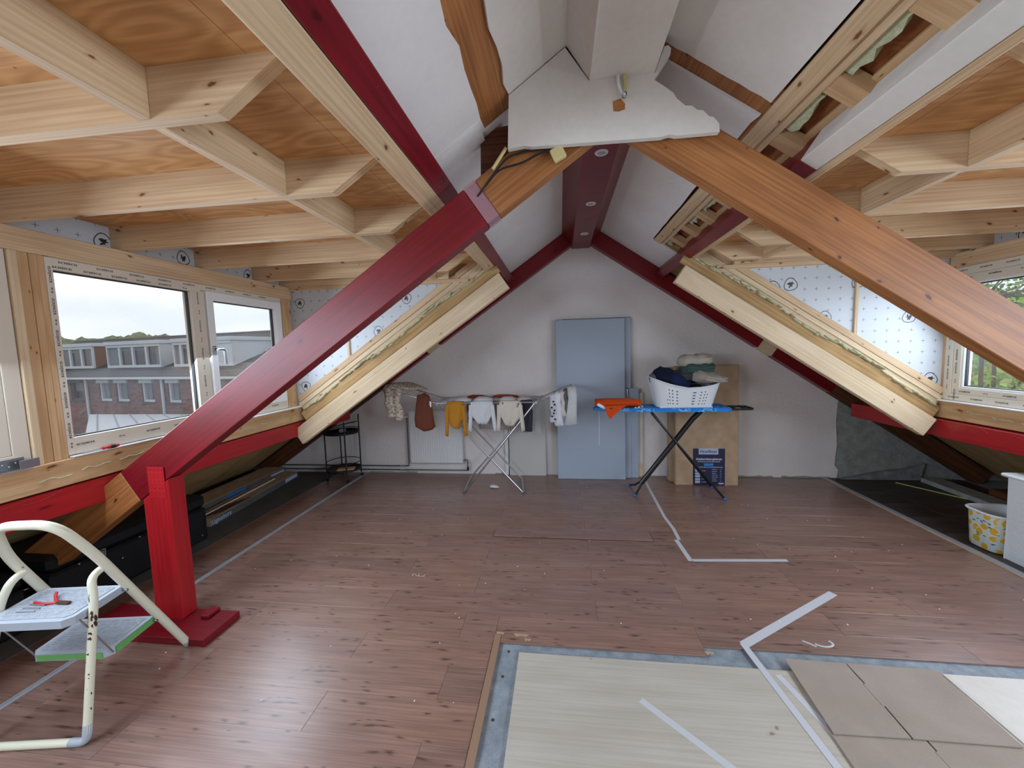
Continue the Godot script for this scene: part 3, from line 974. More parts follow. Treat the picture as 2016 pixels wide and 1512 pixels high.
func timbers() -> void:
	# purlins, set square to the slope
	var pu := thing("roof_purlin", "dark red purlin running along the left roof slope", "beam")
	sloped("far_length", -1.0, 0.887, 0.965, -5.0, -2.1, -0.06, 0.1, M.red, pu)
	sloped("near_length", -1.0, 0.887, 0.965, -2.099, 2.9, -0.06, 0.1, M.red, pu)
	pu = thing("roof_purlin", "right purlin, painted white near the viewer and red beyond the truss", "beam")
	sloped("far_length", 1.0, 0.925, 1.0, -5.0, -2.1, -0.06, 0.1, M.red, pu)
	sloped("near_length", 1.0, 0.925, 1.0, -2.099, 2.9, -0.06, 0.1, M.board_white, pu)
	# rafters against the back gable
	for s in [-1.0, 1.0]:
		var g := thing("gable_rafter", "dark red rafter against the back gable on the %s" % ("left" if s < 0 else "right"), "beam")
		var cut := 1.95 if s < 0 else 2.16
		var cut2 := 2.68 if s < 0 else 2.98
		sloped("upper_length", s, 0.1, cut, -5.0, -5.119, 0.0, 0.182, M.red, g)
		sloped("bare_patch", s, cut + 0.002, cut + 0.16, -5.01, -5.119, 0.0, 0.182, M.pine_pale, g)
		sloped("lower_length", s, cut + 0.162, cut2, -5.0, -5.119, 0.0, 0.182, M.red, g)
		sloped("bare_foot", s, cut2 + 0.002, 4.6, -5.0, -5.119, 0.0, 0.182, M.brown_dark, g)
	# dormer trimmer rafters with the cut roof edge above them
	for s in [-1.0, 1.0]:
		var t := thing("trimmer_rafter", "wide pale pine trimmer rafter along the %s dormer cheek" % ("left" if s < 0 else "right"), "beam")
		sloped("rafter", s, 0.967 if s < 0 else 0.997, 3.285 if s < 0 else 3.15, -3.88, -3.95, 0.182, 0.362, M.pine_pale, t)
		var e := thing("cut_roof_edge", "cut roof edge with green foam above the %s trimmer rafter" % ("left" if s < 0 else "right"), "roof edge")
		sloped("lower_layer", s, 0.95, 3.15, -3.93, -3.97, 0.06, 0.168, M.osb, e)
		sloped("upper_layer", s, 0.95, 3.12, -3.945, -3.975, -0.035, 0.058, M.pine_pale, e)
		sloped("groove_strip", s, 0.98, 3.10, -3.935, -3.972, 0.0, 0.014, M.pine_pale, e)
		sloped("edge_strip", s, 1.02, 3.10, -3.95, -3.978, -0.1, -0.04, M.pine, e)
		var x := 1.0
		while x < 3.08:
			var off := 0.055 + 0.02 * sin(x * 7.0) + rng.randf_range(-0.012, 0.012)
			var ln := rng.randf_range(0.015, 0.06)
			var p := Vector3(RX + s * x, pl(RX + s * x) - off / CS, -3.928)
			var st := mb()
			var v := Vector3(s * CS, -SN, 0)
			loft(st, [[p - v * ln, Vector3(0, 0.004, 0), Vector3(0, 0, 0.004)], [p - v * ln * 0.4, Vector3(0, rng.randf_range(0.008, 0.02), 0), Vector3(0, 0, rng.randf_range(0.008, 0.02))], [p + v * ln * 0.5, Vector3(0, rng.randf_range(0.006, 0.018), 0), Vector3(0, 0, rng.randf_range(0.006, 0.018))], [p + v * ln, Vector3(0, 0.003, 0), Vector3(0, 0, 0.003)]], 7, 0.006, 3.0, int(x * 100.0))
			obj("foam_lump", st, M.foam, e)
			x += ln * rng.randf_range(0.8, 1.7)
	# lower red plates under the windows
	for s in [-1.0, 1.0]:
		var xp := -2.85 if s < 0 else 3.34
		var p := thing("wall_plate", "bright red plate beam below the %s dormer windows" % ("left" if s < 0 else "right"), "beam")
		beam("plate", Vector3(xp + s * 0.05, 0.872, -4.95), Vector3(xp + s * 0.05, 0.872, 2.25), 0.10, 0.155, M.red_bright, p)
		var st := mb()
		var a := PackedVector2Array()
		var b := PackedVector2Array()
		for k in 70:
			var z := -3.9 + k * 0.06
			a.append(Vector2(z, 0.948 - rng.randf() * 0.004))
			b.insert(0, Vector2(z, 0.935 - rng.randf() * 0.022 if sin(k * 0.9) > -0.55 else 0.946))
		a.append_array(b)
		prism(st, a, Vector3(xp - s * 0.0003, 0, 0), Vector3(0, 0, 1), Vector3.UP, Vector3(-s * 0.001, 0, 0))
		obj("torn_paint", st, M.pine_pale, p)
	# the truss
	var tr := thing("roof_truss", "roof truss with red left rafter on a post and brown right rafter", "truss")
	sloped("left_rafter", -1.0, 0.862, 3.10, -2.05, -2.14, 0.185, 0.40, M.red, tr)
	sloped("left_rafter_foot", -1.0, 3.102, 4.4, -2.052, -2.138, 0.186, 0.399, M.brown, tr)
	sloped("left_rafter_head", -1.0, 0.02, 0.80, -2.052, -2.138, 0.186, 0.399, M.brown, tr)
	sloped("masking_film", -1.0, 0.801, 0.861, -2.048, -2.142, 0.18, 0.402, M.tape_clear, tr)
	sloped("left_rafter_neck", -1.0, 0.8005, 0.8615, -2.053, -2.137, 0.19, 0.396, M.red, tr)
	sloped("right_rafter", 1.0, 0.02, 4.3, -2.05, -2.14, 0.185, 0.41, M.brown, tr)
	var ps := mb()
	prism(ps, PackedVector2Array([Vector2(0.045, 2.567), Vector2(0.815, 2.567), Vector2(0.945, 2.382), Vector2(0.045, 2.382)]), Vector3(0, 0, -2.045), Vector3.RIGHT, Vector3.UP, Vector3(0, 0, -0.10))
	obj("post", ps, M.red_bright, tr, Transform3D(Basis(Vector3.UP, Vector3.LEFT, Vector3.BACK), Vector3.ZERO))
	beam("sole_plate", Vector3(-2.95, 0.022, -2.02), Vector3(-2.08, 0.022, -2.02), 0.26, 0.045, M.red, tr)
	beam("cleat", Vector3(-2.27, 0.057, -2.1), Vector3(-2.21, 0.057, -2.1), 0.09, 0.022, M.red, tr)
	# punched nail plate over the joint, painted red
	var np := mb()
	span(np, Vector3(-2.52, 0.825, -2.0445), Vector3(-2.405, 1.02, -2.0425), 0.001)
	for i in 4:
		for j in 8:
			box(np, Vector3(-2.504 + i * 0.028, 0.842 + j * 0.023, -2.042), Vector3(0.008, 0.01, 0.004), 0.001)
	obj("nail_plate", np, M.red_bright, tr)
	# white painted gusset over the apex
	var gp := PackedVector2Array([Vector2(-0.227, 2.893), Vector2(0.0, 3.046), Vector2(0.045, 3.078), Vector2(0.153, 2.921), Vector2(0.453, 2.921), Vector2(0.493, 3.03), Vector2(0.51, 3.034), Vector2(0.523, 3.02), Vector2(0.52, 2.993), Vector2(0.449, 2.892)])
	gp.append_array(PackedVector2Array([Vector2(0.49, 2.862), Vector2(0.535, 2.826), Vector2(0.55, 2.80), Vector2(0.589, 2.765), Vector2(0.616, 2.763), Vector2(0.64, 2.742), Vector2(0.665, 2.738), Vector2(0.692, 2.709), Vector2(0.71, 2.705), Vector2(0.736, 2.674), Vector2(0.739, 2.638), Vector2(0.55, 2.638), Vector2(0.52, 2.646), Vector2(0.48, 2.638), Vector2(0.1, 2.644), Vector2(-0.12, 2.648), Vector2(-0.16, 2.655), Vector2(-0.238, 2.647)]))
	var st := mb()
	prism(st, gp, Vector3(0, 0, -1.985), Vector3.RIGHT, Vector3.UP, Vector3(0, 0, -0.03))
	obj("gusset_plate", st, M.board_white, tr)
	st = mb()
	prism(st, PackedVector2Array([Vector2(-0.41, 2.45), Vector2(-0.40, 2.83), Vector2(-0.235, 2.845), Vector2(-0.235, 2.56)]), Vector3(0, 0, -2.145), Vector3.RIGHT, Vector3.UP, Vector3(0, 0, -0.03))
	obj("packing_board", st, M.brown_dark, tr)
	st = mb()
	prism(st, PackedVector2Array([Vector2(0.262, 2.815), Vector2(0.298, 2.825), Vector2(0.318, 2.80), Vector2(0.317, 2.775), Vector2(0.29, 2.768), Vector2(0.265, 2.772)]), Vector3(0, 0, -1.9845), Vector3.RIGHT, Vector3.UP, Vector3(0, 0, 0.001))
	obj("paint_chip", st, M.brown, tr)
	# conduit stub and wire at the gusset
	var cd := thing("cable_conduit", "cream conduit stub with white wire hanging on the white gusset", "conduit", Vector3(0.31, 2.92, -1.97))
	rod("conduit", bent([Vector3(0.004, 0.0, 0.0), Vector3(0.006, -0.06, 0.0), Vector3(0.0, -0.10, 0.02)], 0.02), 0.0085, M.brass, cd, 10)
	rod("wire", bent([Vector3(-0.025, 0.0, 0.0), Vector3(-0.028, -0.04, 0.012), Vector3(-0.012, -0.085, 0.01), Vector3(0.0, -0.105, 0.03)], 0.02), 0.007, M.white, cd, 8)
	st = mb()
	lathe(st, [Vector2(0.006, 0.0), Vector2(0.0115, 0.0), Vector2(0.0125, 0.01), Vector2(0.0095, 0.02)], 14)
	obj("clip_ring", st, M.steel, cd, Transform3D(Basis(Vector3.RIGHT, PI / 2), Vector3(0.0, -0.102, 0.012)))
	var cb := thing("loose_cable", "black loose cable draped over the brown rafter by the gusset", "cable", Vector3(-0.27, 2.58, -2.03))
	rod("cable", bent([Vector3(-0.14, -0.12, -0.02), Vector3(-0.05, -0.03, 0.01), Vector3(0.03, 0.05, 0.012), Vector3(0.16, 0.07, 0.012), Vector3(0.25, 0.06, 0.012)], 0.04), 0.005, M.black, cb, 7)
	rod("cable", bent([Vector3(-0.10, -0.08, -0.01), Vector3(-0.02, -0.01, 0.014), Vector3(0.10, 0.01, 0.014), Vector3(0.20, 0.055, 0.014), Vector3(0.25, 0.055, 0.014)], 0.04), 0.005, M.black, cb, 7)
	rod("sheath", [Vector3(-0.05, -0.01, 0.02), Vector3(0.02, 0.085, 0.02)], 0.009, M.brass, cb, 8)
	var jb := mb()
	box(jb, Vector3.ZERO, Vector3(0.062, 0.062, 0.03), 0.004, Basis(Vector3.BACK, 0.45))
	tag(obj("junction_box", jb, M.brass, self, Transform3D(Basis(), Vector3(0.005, 2.62, -2.02))), "small cream junction box on the brown rafter under the gusset", "junction box")
	# joist hanger on the sill by the near left window
	var br := thing("metal_bracket", "galvanised angle bracket lying on the sill by the left post", "bracket", Vector3(-2.84, 1.113, -1.62))
	st = mb()
	span(st, Vector3(-0.03, 0.0, -0.10), Vector3(0.03, 0.003, 0.02), 0.001)
	span(st, Vector3(-0.028, 0.003, -0.10), Vector3(-0.025, 0.06, 0.02), 0.001)
	span(st, Vector3(0.022, 0.003, -0.13), Vector3(0.025, 0.05, -0.05), 0.001)
	obj("plate", st, M.steel_dull, br)
	for k in 5:
		st = mb()
		lathe(st, [Vector2(0, 0.002), Vector2(0.004, 0.001), Vector2(0.0045, 0)], 8)
		obj("rivet", st, M.steel, br, Transform3D(Basis(Vector3.BACK, -PI / 2), Vector3(-0.0245, 0.02 + 0.015 * (k % 2), -0.09 + k * 0.025)))
	var sd := thing("screwdriver", "red and black screwdriver lying on the left window sill", "screwdriver", Vector3(-2.835, 1.132, -2.07))
	rod("shaft", [Vector3(0, -0.006, 0.02), Vector3(0, -0.006, 0.12)], 0.003, M.steel, sd, 8)
	st = mb()
	lathe(st, [Vector2(0.0, 0), Vector2(0.008, 0.002), Vector2(0.012, 0.02), Vector2(0.012, 0.05), Vector2(0.008, 0.075), Vector2(0.010, 0.09), Vector2(0.0, 0.1)], 14)
	obj("grip", st, M.red_plastic, sd, Transform3D(Basis(Vector3.RIGHT, PI / 2), Vector3(0, 0, -0.08)))
	st = mb()
	lathe(st, [Vector2(0.0125, 0), Vector2(0.0128, 0.012), Vector2(0.0125, 0.028)], 14)
	obj("grip_band", st, M.black, sd, Transform3D(Basis(Vector3.RIGHT, PI / 2), Vector3(0, 0, -0.055)))


# ---------------------------------------------------------------- floor
func floor_boards() -> void:
	var fl := thing("floor", "dark brown wood-look laminate floor over grey screed", "floor", Vector3.ZERO, "", "structure")
	var st := mb()
	span(st, Vector3(-4.8, -0.16, -5.3), Vector3(5.3, -0.012, 3.1))
	obj("screed", st, M.screed, fl)
	var pw := 0.207
	for k in range(-15, 25):
		var z0 := maxf(-2.098 + pw * k, -5.118)
		var z1 := -2.098 + pw * (k + 1)
		if z0 > 2.89 or z1 < -5.1:
			continue
		z1 = minf(z1, 2.895)
		var x := (0.2 if absi(k) % 2 == 0 else -0.62) - 1.38 * 4
		while x < 3.2:
			var a := maxf(x, -3.14)
			var b := minf(x + 1.38, 3.165)
			x += 1.38
			if k >= 0:
				b = minf(b, -0.412)
			if b - a < 0.02:
				continue
			var pieces := [[a, b, z1]]
			if k == -1:
				var cuts := [[-9.0, -0.41, z1], [-0.41, 0.76, -2.084], [0.76, 9.0, -2.153]]
				pieces = []
				for c in cuts:
					if minf(b, c[1]) - maxf(a, c[0]) > 0.02:
						pieces.append([maxf(a, c[0]), minf(b, c[1]), c[2]])
			for p in pieces:
				# the plank lies over the profile strip's foot on the left
				var segs := [[p[0], p[1]]]
				if p[0] < -2.72 and p[1] > -2.75:
					segs = [[p[0], -2.748], [-2.72, p[1]]]
				for q in segs:
					if q[1] - q[0] < 0.02:
						continue
					var o := bx("plank", Vector3(q[0] + 0.0005, -0.0095, z0 + 0.0005), Vector3(q[1] - 0.0005, 0.0, p[2] - 0.0005), M["laminate_%d" % rng.randi_range(0, 3)], fl, 0.0006)
					if k == -7 and q[0] > -0.7 and q[1] < 1.6 and q[0] < 0.0:
						var mid := Vector3((q[0] + q[1]) * 0.5, 0.0, (z0 + p[2]) * 0.5)
						var tilt := Basis(Vector3.RIGHT, -0.05)
						o.transform = Transform3D(tilt, mid + Vector3(0, 0.008, 0)) * Transform3D(Basis(), -mid) * o.transform
	# jagged chips where boards were torn out
	for a in [[-0.405, -2.16, 0.05], [-0.30, -2.155, 0.09], [-0.235, -2.12, 0.04], [0.752, -2.11, 0.05]]:
		st = mb()
		prism(st, PackedVector2Array([Vector2(0, 0), Vector2(a[2], 0.004), Vector2(a[2] * 0.8, 0.02), Vector2(a[2] * 0.5, 0.012), Vector2(a[2] * 0.2, 0.026)]), Vector3(a[0], 0.0005, a[1]), Vector3.RIGHT, Vector3(0, 0, 1), Vector3(0, 0.003, 0))
		obj("splinter", st, M.cardboard, fl)
	# cut edge along the left side of the hole
	beam("cut_edge", Vector3(-0.392, -0.003, -2.145), Vector3(-0.392, -0.003, 1.5), 0.036, 0.014, std(rgb(146, 116, 94), 0.7), fl, Vector3.UP, 0.001)
	# smear of old glue
	st = mb()
	var gl := []
	for k in 12:
		var a := -0.6 + k * 0.3
		gl.append(Vector3(1.42 + 0.05 * cos(a), 0.0008, -2.235 + 0.03 * sin(a)))
	tube(st, gl, 0.007, 6, false, 0.1)
	tube(st, [Vector3(1.32, 0.0008, -2.24), Vector3(1.35, 0.0008, -2.22), Vector3(1.37, 0.0008, -2.2)], 0.006, 6, false, 0.1)
	obj("glue_smear", st, M.tape_faint, fl)
	# profile strips
	var tr := thing("trim_1", "silver aluminium floor profile along the left edge of the laminate", "trim", Vector3.ZERO, "", "structure")
	st = mb()
	span(st, Vector3(-2.747, -0.009, -5.1), Vector3(-2.721, 0.004, 1.8), 0.0015)
	span(st, Vector3(-2.747, 0.004, -5.1), Vector3(-2.741, 0.012, 1.8), 0.0015)
	obj("profile", st, M.alu, tr)
	tr = thing("trim_2", "grey floor profile along the right edge of the laminate", "trim", Vector3.ZERO, "", "structure")
	st = mb()
	span(st, Vector3(3.167, -0.009, -5.1), Vector3(3.215, 0.008, 1.8), 0.002)
	obj("profile", st, M.alu, tr)
	st = mb()
	span(st, Vector3(3.150, 0.0, -5.1), Vector3(3.168, 0.005, 1.8), 0.0015)
	obj("wood_edge", st, M.cardboard, tr)
	# floors beyond the profiles
	tr = thing("floor_left", "grey underlay floor in the left eaves", "floor", Vector3.ZERO, "", "structure")
	st = mb()
	span(st, Vector3(-4.7, -0.0115, -5.115), Vector3(-3.142, 0.002, 2.9), 0.002)
	obj("underlay_sheet", st, M.underlay, tr)
	tr = thing("floor_right", "dark wood-look floor in the right eaves", "floor", Vector3.ZERO, "", "structure")
	for k in 4:
		bx("board", Vector3(3.217 + k * 0.36, -0.0115, -5.115), Vector3(3.215 + (k + 1) * 0.36, 0.0, 2.9), M.lam_dark, tr, 0.002).rotation.y = 0.0
	# small crumbs lying about: too many and too small to tell apart
	var cr := mb()
	for k in 90:
		var p := Vector3(rng.randf_range(-2.6, 3.0), 0.001, rng.randf_range(-4.9, -1.6))
		if p.z > -2.2 and p.x > -0.5:
			continue
		box(cr, p, Vector3(rng.randf_range(0.003, 0.009), 0.002, rng.randf_range(0.003, 0.007)), 0.0, Basis(Vector3.UP, rng.randf() * 3.0))
	var crumbs := obj("plaster_crumbs", cr, M.white, self)
	tag(crumbs, "scattered white plaster crumbs on the brown laminate", "debris", "", "stuff")
	var th := thing("thread", "tangled pale thread on the laminate near the middle", "thread", Vector3(-1.08, 0.003, -2.69))
	var pts := []
	for k in 40:
		var a := k * 0.42
		pts.append(Vector3(-0.06 + k * 0.003 + 0.014 * cos(a), 0.001 + 0.002 * (k % 2), 0.012 * sin(a * 1.3)))
	rod("strand", pts, 0.0016, M.tape, th, 5)


func tape(called: String, pts: Array, y: float, w: float, m: Material, label: String) -> void:
	var st := mb()
	var lo := PackedVector2Array()
	var hi := PackedVector2Array()
	for k in pts.size():
		var p: Vector2 = pts[k]
		var d: Vector2
		if k == 0:
			d = (pts[1] - p).normalized()
		elif k == pts.size() - 1:
			d = (p - pts[k - 1]).normalized()
		else:
			d = ((pts[k + 1] - p).normalized() + (p - pts[k - 1]).normalized()).normalized()
		lo.append(p + d.orthogonal() * w * 0.5)
		hi.insert(0, p - d.orthogonal() * w * 0.5)
	lo.append_array(hi)
	prism(st, lo, Vector3(0, y, 0), Vector3.RIGHT, Vector3(0, 0, 1), Vector3(0, 0.0006, 0))
	tag(obj(called, st, m, self), label, "tape", "tape strips on the floor")


func floor_patch() -> void:
	var o := bx("floor_panel", Vector3(-0.255, -0.0118, -2.018), Vector3(1.86, 0.0, 1.2), M.lam_light, self, 0.0015)
	tag(o, "large pale wood-look panel laid in the opened floor", "panel")
	o = bx("white_board", Vector3(1.865, -0.0118, -2.068), Vector3(2.9, -0.001, 1.2), M.board_white, self, 0.0015)
	tag(o, "white painted board beside the cardboard in the opened floor", "board")
	var c := thing("cardboard_sheet", "upper flattened cardboard sheet with a slit fold line", "cardboard", Vector3(0, 0.0115, 0))
	var st := mb()
	prism(st, PackedVector2Array([Vector2(1.144, -2.079), Vector2(1.428, -2.074), Vector2(1.43, -1.95), Vector2(1.424, -1.949), Vector2(1.422, -1.83), Vector2(1.428, -1.829), Vector2(1.422, -1.68), Vector2(1.123, -1.672)]), Vector3.ZERO, Vector3.RIGHT, Vector3(0, 0, 1), Vector3(0, 0.005, 0))
	obj("flap", st, M.cardboard_pale, c)
	st = mb()
	prism(st, PackedVector2Array([Vector2(1.436, -2.074), Vector2(1.83, -2.068), Vector2(1.842, -2.055), Vector2(1.828, -1.683), Vector2(1.43, -1.68), Vector2(1.435, -1.829), Vector2(1.424, -1.8295), Vector2(1.426, -1.949), Vector2(1.438, -1.95)]), Vector3.ZERO, Vector3.RIGHT, Vector3(0, 0, 1), Vector3(0, 0.005, 0))
	obj("flap", st, M.cardboard_pale, c)
	c = thing("cardboard_sheet", "lower flattened cardboard sheet reaching the bottom of the view", "cardboard", Vector3(0, 0.003, 0))
	st = mb()
	prism(st, PackedVector2Array([Vector2(1.118, -1.72), Vector2(1.48, -1.72), Vector2(1.479, -1.64), Vector2(1.474, -1.639), Vector2(1.47, -1.0), Vector2(1.10, -1.0)]), Vector3.ZERO, Vector3.RIGHT, Vector3(0, 0, 1), Vector3(0, 0.005, 0))
	obj("flap", st, M.cardboard_pale, c)
	st = mb()
	prism(st, PackedVector2Array([Vector2(1.488, -1.72), Vector2(1.84, -1.71), Vector2(1.85, -1.0), Vector2(1.474, -1.0), Vector2(1.476, -1.639), Vector2(1.487, -1.64)]), Vector3.ZERO, Vector3.RIGHT, Vector3(0, 0, 1), Vector3(0, 0.005, 0))
	obj("flap", st, M.cardboard_pale, c)
	tape("tape_strip", [Vector2(1.02, -4.9), Vector2(0.985, -3.86), Vector2(1.0, -3.6), Vector2(0.99, -3.395)], 0.0004, 0.03, M.tape, "long grey tape strip running from the ironing board towards the viewer")
	tape("tape_strip", [Vector2(0.965, -3.392), Vector2(0.978, -3.05)], 0.0004, 0.036, M.tape, "short grey tape strip joining the long strip to the corner")
	tape("tape_strip", [Vector2(0.998, -3.062), Vector2(1.707, -3.112)], 0.0004, 0.034, M.tape, "grey tape strip crossing to the right in the middle of the floor")
	tape("tape_strip", [Vector2(1.773, -2.709), Vector2(0.985, -2.18)], 0.0004, 0.05, M.tape, "slanting grey tape strip by the edge of the opened floor")
	tape("tape_strip", [Vector2(0.985, -2.19), Vector2(1.055, -1.541), Vector2(1.11, -1.0)], 0.0012, 0.035, M.tape, "grey tape strip running over the pale panel from the slanting strip")
	tape("tape_strip", [Vector2(1.062, -1.985), Vector2(1.162, -1.55), Vector2(1.26, -1.12)], 0.0004, 0.032, M.tape, "tape strip on the pale panel beside the cardboard")
	tape("tape_strip", [Vector2(0.35, -1.775), Vector2(0.644, -1.5), Vector2(0.95, -1.2)], 0.0004, 0.034, M.tape_faint, "faint slanting tape strip in the middle of the pale panel")
	# screws left in the screed
	for p in [Vector2(-0.315, -2.03), Vector2(-0.325, -1.86), Vector2(-0.335, -1.62)]:
		var s := thing("screw", ["rusty screw in the grey screed nearest the notch", "middle rusty screw in the grey screed strip", "rusty screw in the screed nearest the viewer"][taken.get("screw", 0)], "screw", Vector3(p.x, -0.012, p.y), "screws in the screed strip")
		st = mb()
		lathe(st, [Vector2(0.0, 0.004), Vector2(0.006, 0.003), Vector2(0.008, 0.0)], 10)
		obj("head", st, M.rust, s)


# ---------------------------------------------------------------- left and right eaves
func eaves() -> void:
	for a in [[Vector3(-3.27, 0.002, -3.13), 1.12, 0.43, "black riveted flight case behind the red post"], [Vector3(-3.33, 0.002, -1.93), 0.75, 0.38, "black flight case nearest the viewer behind the step ladder"]]:
		var c := thing("flight_case", a[3], "case", a[0], "flight cases in the left eaves")
		var st := mb()
		var ln: float = a[1]
		var hh: float = a[2]
		box(st, Vector3(-0.25, hh * 0.36, ln * 0.5), Vector3(0.5, hh * 0.7, ln), 0.018)
		obj("body", st, M.case_black, c)
		st = mb()
		box(st, Vector3(-0.25, hh * 0.86, ln * 0.5), Vector3(0.505, hh * 0.27, ln + 0.006), 0.03)
		obj("lid", st, M.case_black, c)
		for k in 2:
			var zz := ln * (0.25 + 0.5 * k)
			st = mb()
			box(st, Vector3(0.004, hh * 0.7, zz), Vector3(0.01, 0.05, 0.045), 0.003)
			tube(st, bent([Vector3(0.012, hh * 0.66, zz - 0.015), Vector3(0.016, hh * 0.78, zz - 0.015), Vector3(0.016, hh * 0.78, zz + 0.04), Vector3(0.012, hh * 0.72, zz + 0.05)], 0.01), 0.005, 6)
			obj("latch", st, M.steel, c)
		for k in 8:
			st = mb()
			lathe(st, [Vector2(0, 0.004), Vector2(0.006, 0.003), Vector2(0.008, 0)], 10)
			obj("rivet", st, M.steel_dull, c, Transform3D(Basis(Vector3.BACK, -PI / 2), Vector3(0.0005, [0.06, 0.3, 0.2][k % 3] * hh / 0.43, ln * (0.06 + 0.115 * k))))
		rod("side_handle", bent([Vector3(-0.18, hh * 0.5, ln + 0.004), Vector3(-0.18, hh * 0.5, ln + 0.03), Vector3(-0.32, hh * 0.5, ln + 0.03), Vector3(-0.32, hh * 0.5, ln + 0.004)], 0.02), 0.007, M.steel_dull, c, 7)
	# flat packs of flooring
	var word := text_mesh("Signature", 0.06, 0.001, true)
	for a in [[Vector3(-3.47, 0.002, -3.35), 0.24, 1.55, 0.075, "front flat flooring pack with grey printed side in the left eaves"], [Vector3(-3.78, 0.002, -3.45), 0.3, 1.5, 0.12, "rear flat flooring pack against the left roof slope"]]:
		var c := thing("flooring_pack", a[4], "carton", a[0], "flooring packs in the left eaves")
		c.rotation.y = 0.11 if a[3] < 0.1 else 0.06
		var st := mb()
		span(st, Vector3(-a[1], 0.0, -a[2]), Vector3(0, a[3], 0), 0.003)
		obj("carton", st, M.cardboard, c)
		st = mb()
		span(st, Vector3(0.0, 0.002, -a[2] + 0.002), Vector3(0.002, a[3] - 0.003, -0.002), 0.0)
		obj("printed_side", st, M.underlay, c)
		st = mb()
		span(st, Vector3(0.0022, a[3] * 0.2, -a[2] + 0.03), Vector3(0.0027, a[3] * 0.8, -a[2] + 0.3), 0.0)
		obj("barcode_label", st, M.label_pale, c)
		if a[3] < 0.1:
			put("lettering", word, M.label_pale, c, Transform3D(Basis(Vector3(0, 0, -1), Vector3.UP, Vector3.RIGHT), Vector3(0.0025, 0.036, -0.14)))
		else:
			st = mb()
			span(st, Vector3(0.0022, a[3] * 0.15, -0.75), Vector3(0.0027, a[3] * 0.85, -0.45), 0.0)
			obj("blue_label", st, M.blue, c)
	var lv := beam("white_lath", Vector3(-3.6, 0.086, -3.3), Vector3(-3.72, 0.086, -4.55), 0.016, 0.012, M.white, self)
	tag(lv, "thin white lath lying on the flooring packs", "lath")
	var where := ["dark wood offcut on the front flooring pack, nearest the flight case", "second dark wood offcut on the front flooring pack", "third dark wood offcut on the front flooring pack", "dark wood offcut farthest along the front flooring pack"]
	for k in 4:
		var s := beam("wood_offcut", Vector3(-3.58 + 0.02 * k, 0.083, -3.36 - k * 0.05), Vector3(-3.62 + 0.03 * k, 0.083, -3.74 - k * 0.06), 0.018, 0.008, M.brown_dark, self)
		tag(s, where[k], "offcut", "dark offcuts on the flooring pack")
	# round two-tier trolley
	var t := thing("serving_trolley", "black round two-tier trolley under the left rafter", "trolley", Vector3(-2.92, 0.002, -4.84))
	var r := 0.215
	for k in 4:
		var a := PI / 4 + k * PI / 2 + 0.12
		var p := Vector3(cos(a) * r, 0, sin(a) * r)
		var tall := 0.80 if p.x > 0 else 0.66
		if k == 3:
			tall = 0.86
		var lg := rod("leg", [p + Vector3(0, 0.05, 0), p + Vector3(0, tall, 0)], 0.0095, M.black, t, 8)
		var st := mb()
		lathe(st, [Vector2(0, -0.011), Vector2(0.018, -0.011), Vector2(0.02, -0.007), Vector2(0.02, 0.007), Vector2(0.018, 0.011), Vector2(0, 0.011)], 14)
		obj("caster", st, M.black_gloss, lg, Transform3D(Basis(Vector3.RIGHT, PI / 2), p + Vector3(0.01, 0.022, 0)))
	for a in [[0.13, 0.02], [0.625, 0.028]]:
		var st := mb()
		lathe(st, [Vector2(0, a[0]), Vector2(r, a[0]), Vector2(r + 0.004, a[0] + 0.004), Vector2(r + 0.004, a[0] + a[1]), Vector2(r, a[0] + a[1]), Vector2(r - 0.004, a[0] + 0.008), Vector2(0, a[0] + 0.008)], 36)
		obj("tray", st, M.black, t)
	for y in [0.24, 0.67, 0.735]:
		var pts := []
		for k in 36:
			pts.append(Vector3(cos(TAU * k / 36) * r, y + (0.05 * cos(TAU * k / 36 - 0.3) if y > 0.7 else 0.0), sin(TAU * k / 36) * r))
		rod("rail", pts, 0.005, M.black, t, 6, true)
	var st := mb()
	box(st, Vector3.ZERO, Vector3(0.22, 0.025, 0.12), 0.012)
	tag(obj("wooden_board", st, M.pine_post, self, Transform3D(Basis(Vector3.UP, 0.35), Vector3(-2.86, 0.153, -4.78))), "small light wooden board on the trolley's lower tray", "board")
	st = mb()
	box(st, Vector3.ZERO, Vector3(0.075, 0.05, 0.05), 0.006)
	tag(obj("small_carton", st, M.plastic_pale, self, Transform3D(Basis(Vector3.UP, 0.2), Vector3(-2.90, 0.661, -4.82))), "small pale box on the trolley's upper tray", "box")
	# grey mortar fillet and dark lumber in the right eaves
	st = mb()
	prism(st, PackedVector2Array([Vector2(3.35, 0.0), Vector2(4.2, 0.0), Vector2(4.25, 0.2), Vector2(4.05, 0.13), Vector2(3.8, 0.1), Vector2(3.5, 0.03)]), Vector3(0, 0.001, -5.118), Vector3.RIGHT, Vector3.UP, Vector3(0, 0, 0.05))
	tag(obj("mortar_fillet", st, M.concrete, self), "rough grey mortar along the foot of the bare concrete wall", "mortar")
	var ls := [[Vector3(4.25, 0.03, -5.0), Vector3(4.2, 0.03, -2.4), 0.2, 0.05, M.concrete_dark, "grey kerb board along the right eaves"], [Vector3(4.05, 0.012, -4.3), Vector3(4.0, 0.012, -2.4), 0.1, 0.02, M.concrete_dark, "grey strip lying before the kerb board in the right eaves"], [Vector3(4.45, 0.06, -4.5), Vector3(4.42, 0.06, -2.6), 0.16, 0.1, M.brown_dark, "dark wooden beam offcut in the right eaves"]]
	for a in ls:
		tag(beam("lumber", a[0], a[1], a[2], a[3], a[4], self), a[5], "lumber")
	var ya := thing("folding_rule", "thin yellow rule lying on the dark floor of the right eaves", "rule", Vector3(3.86, 0.003, -4.96))
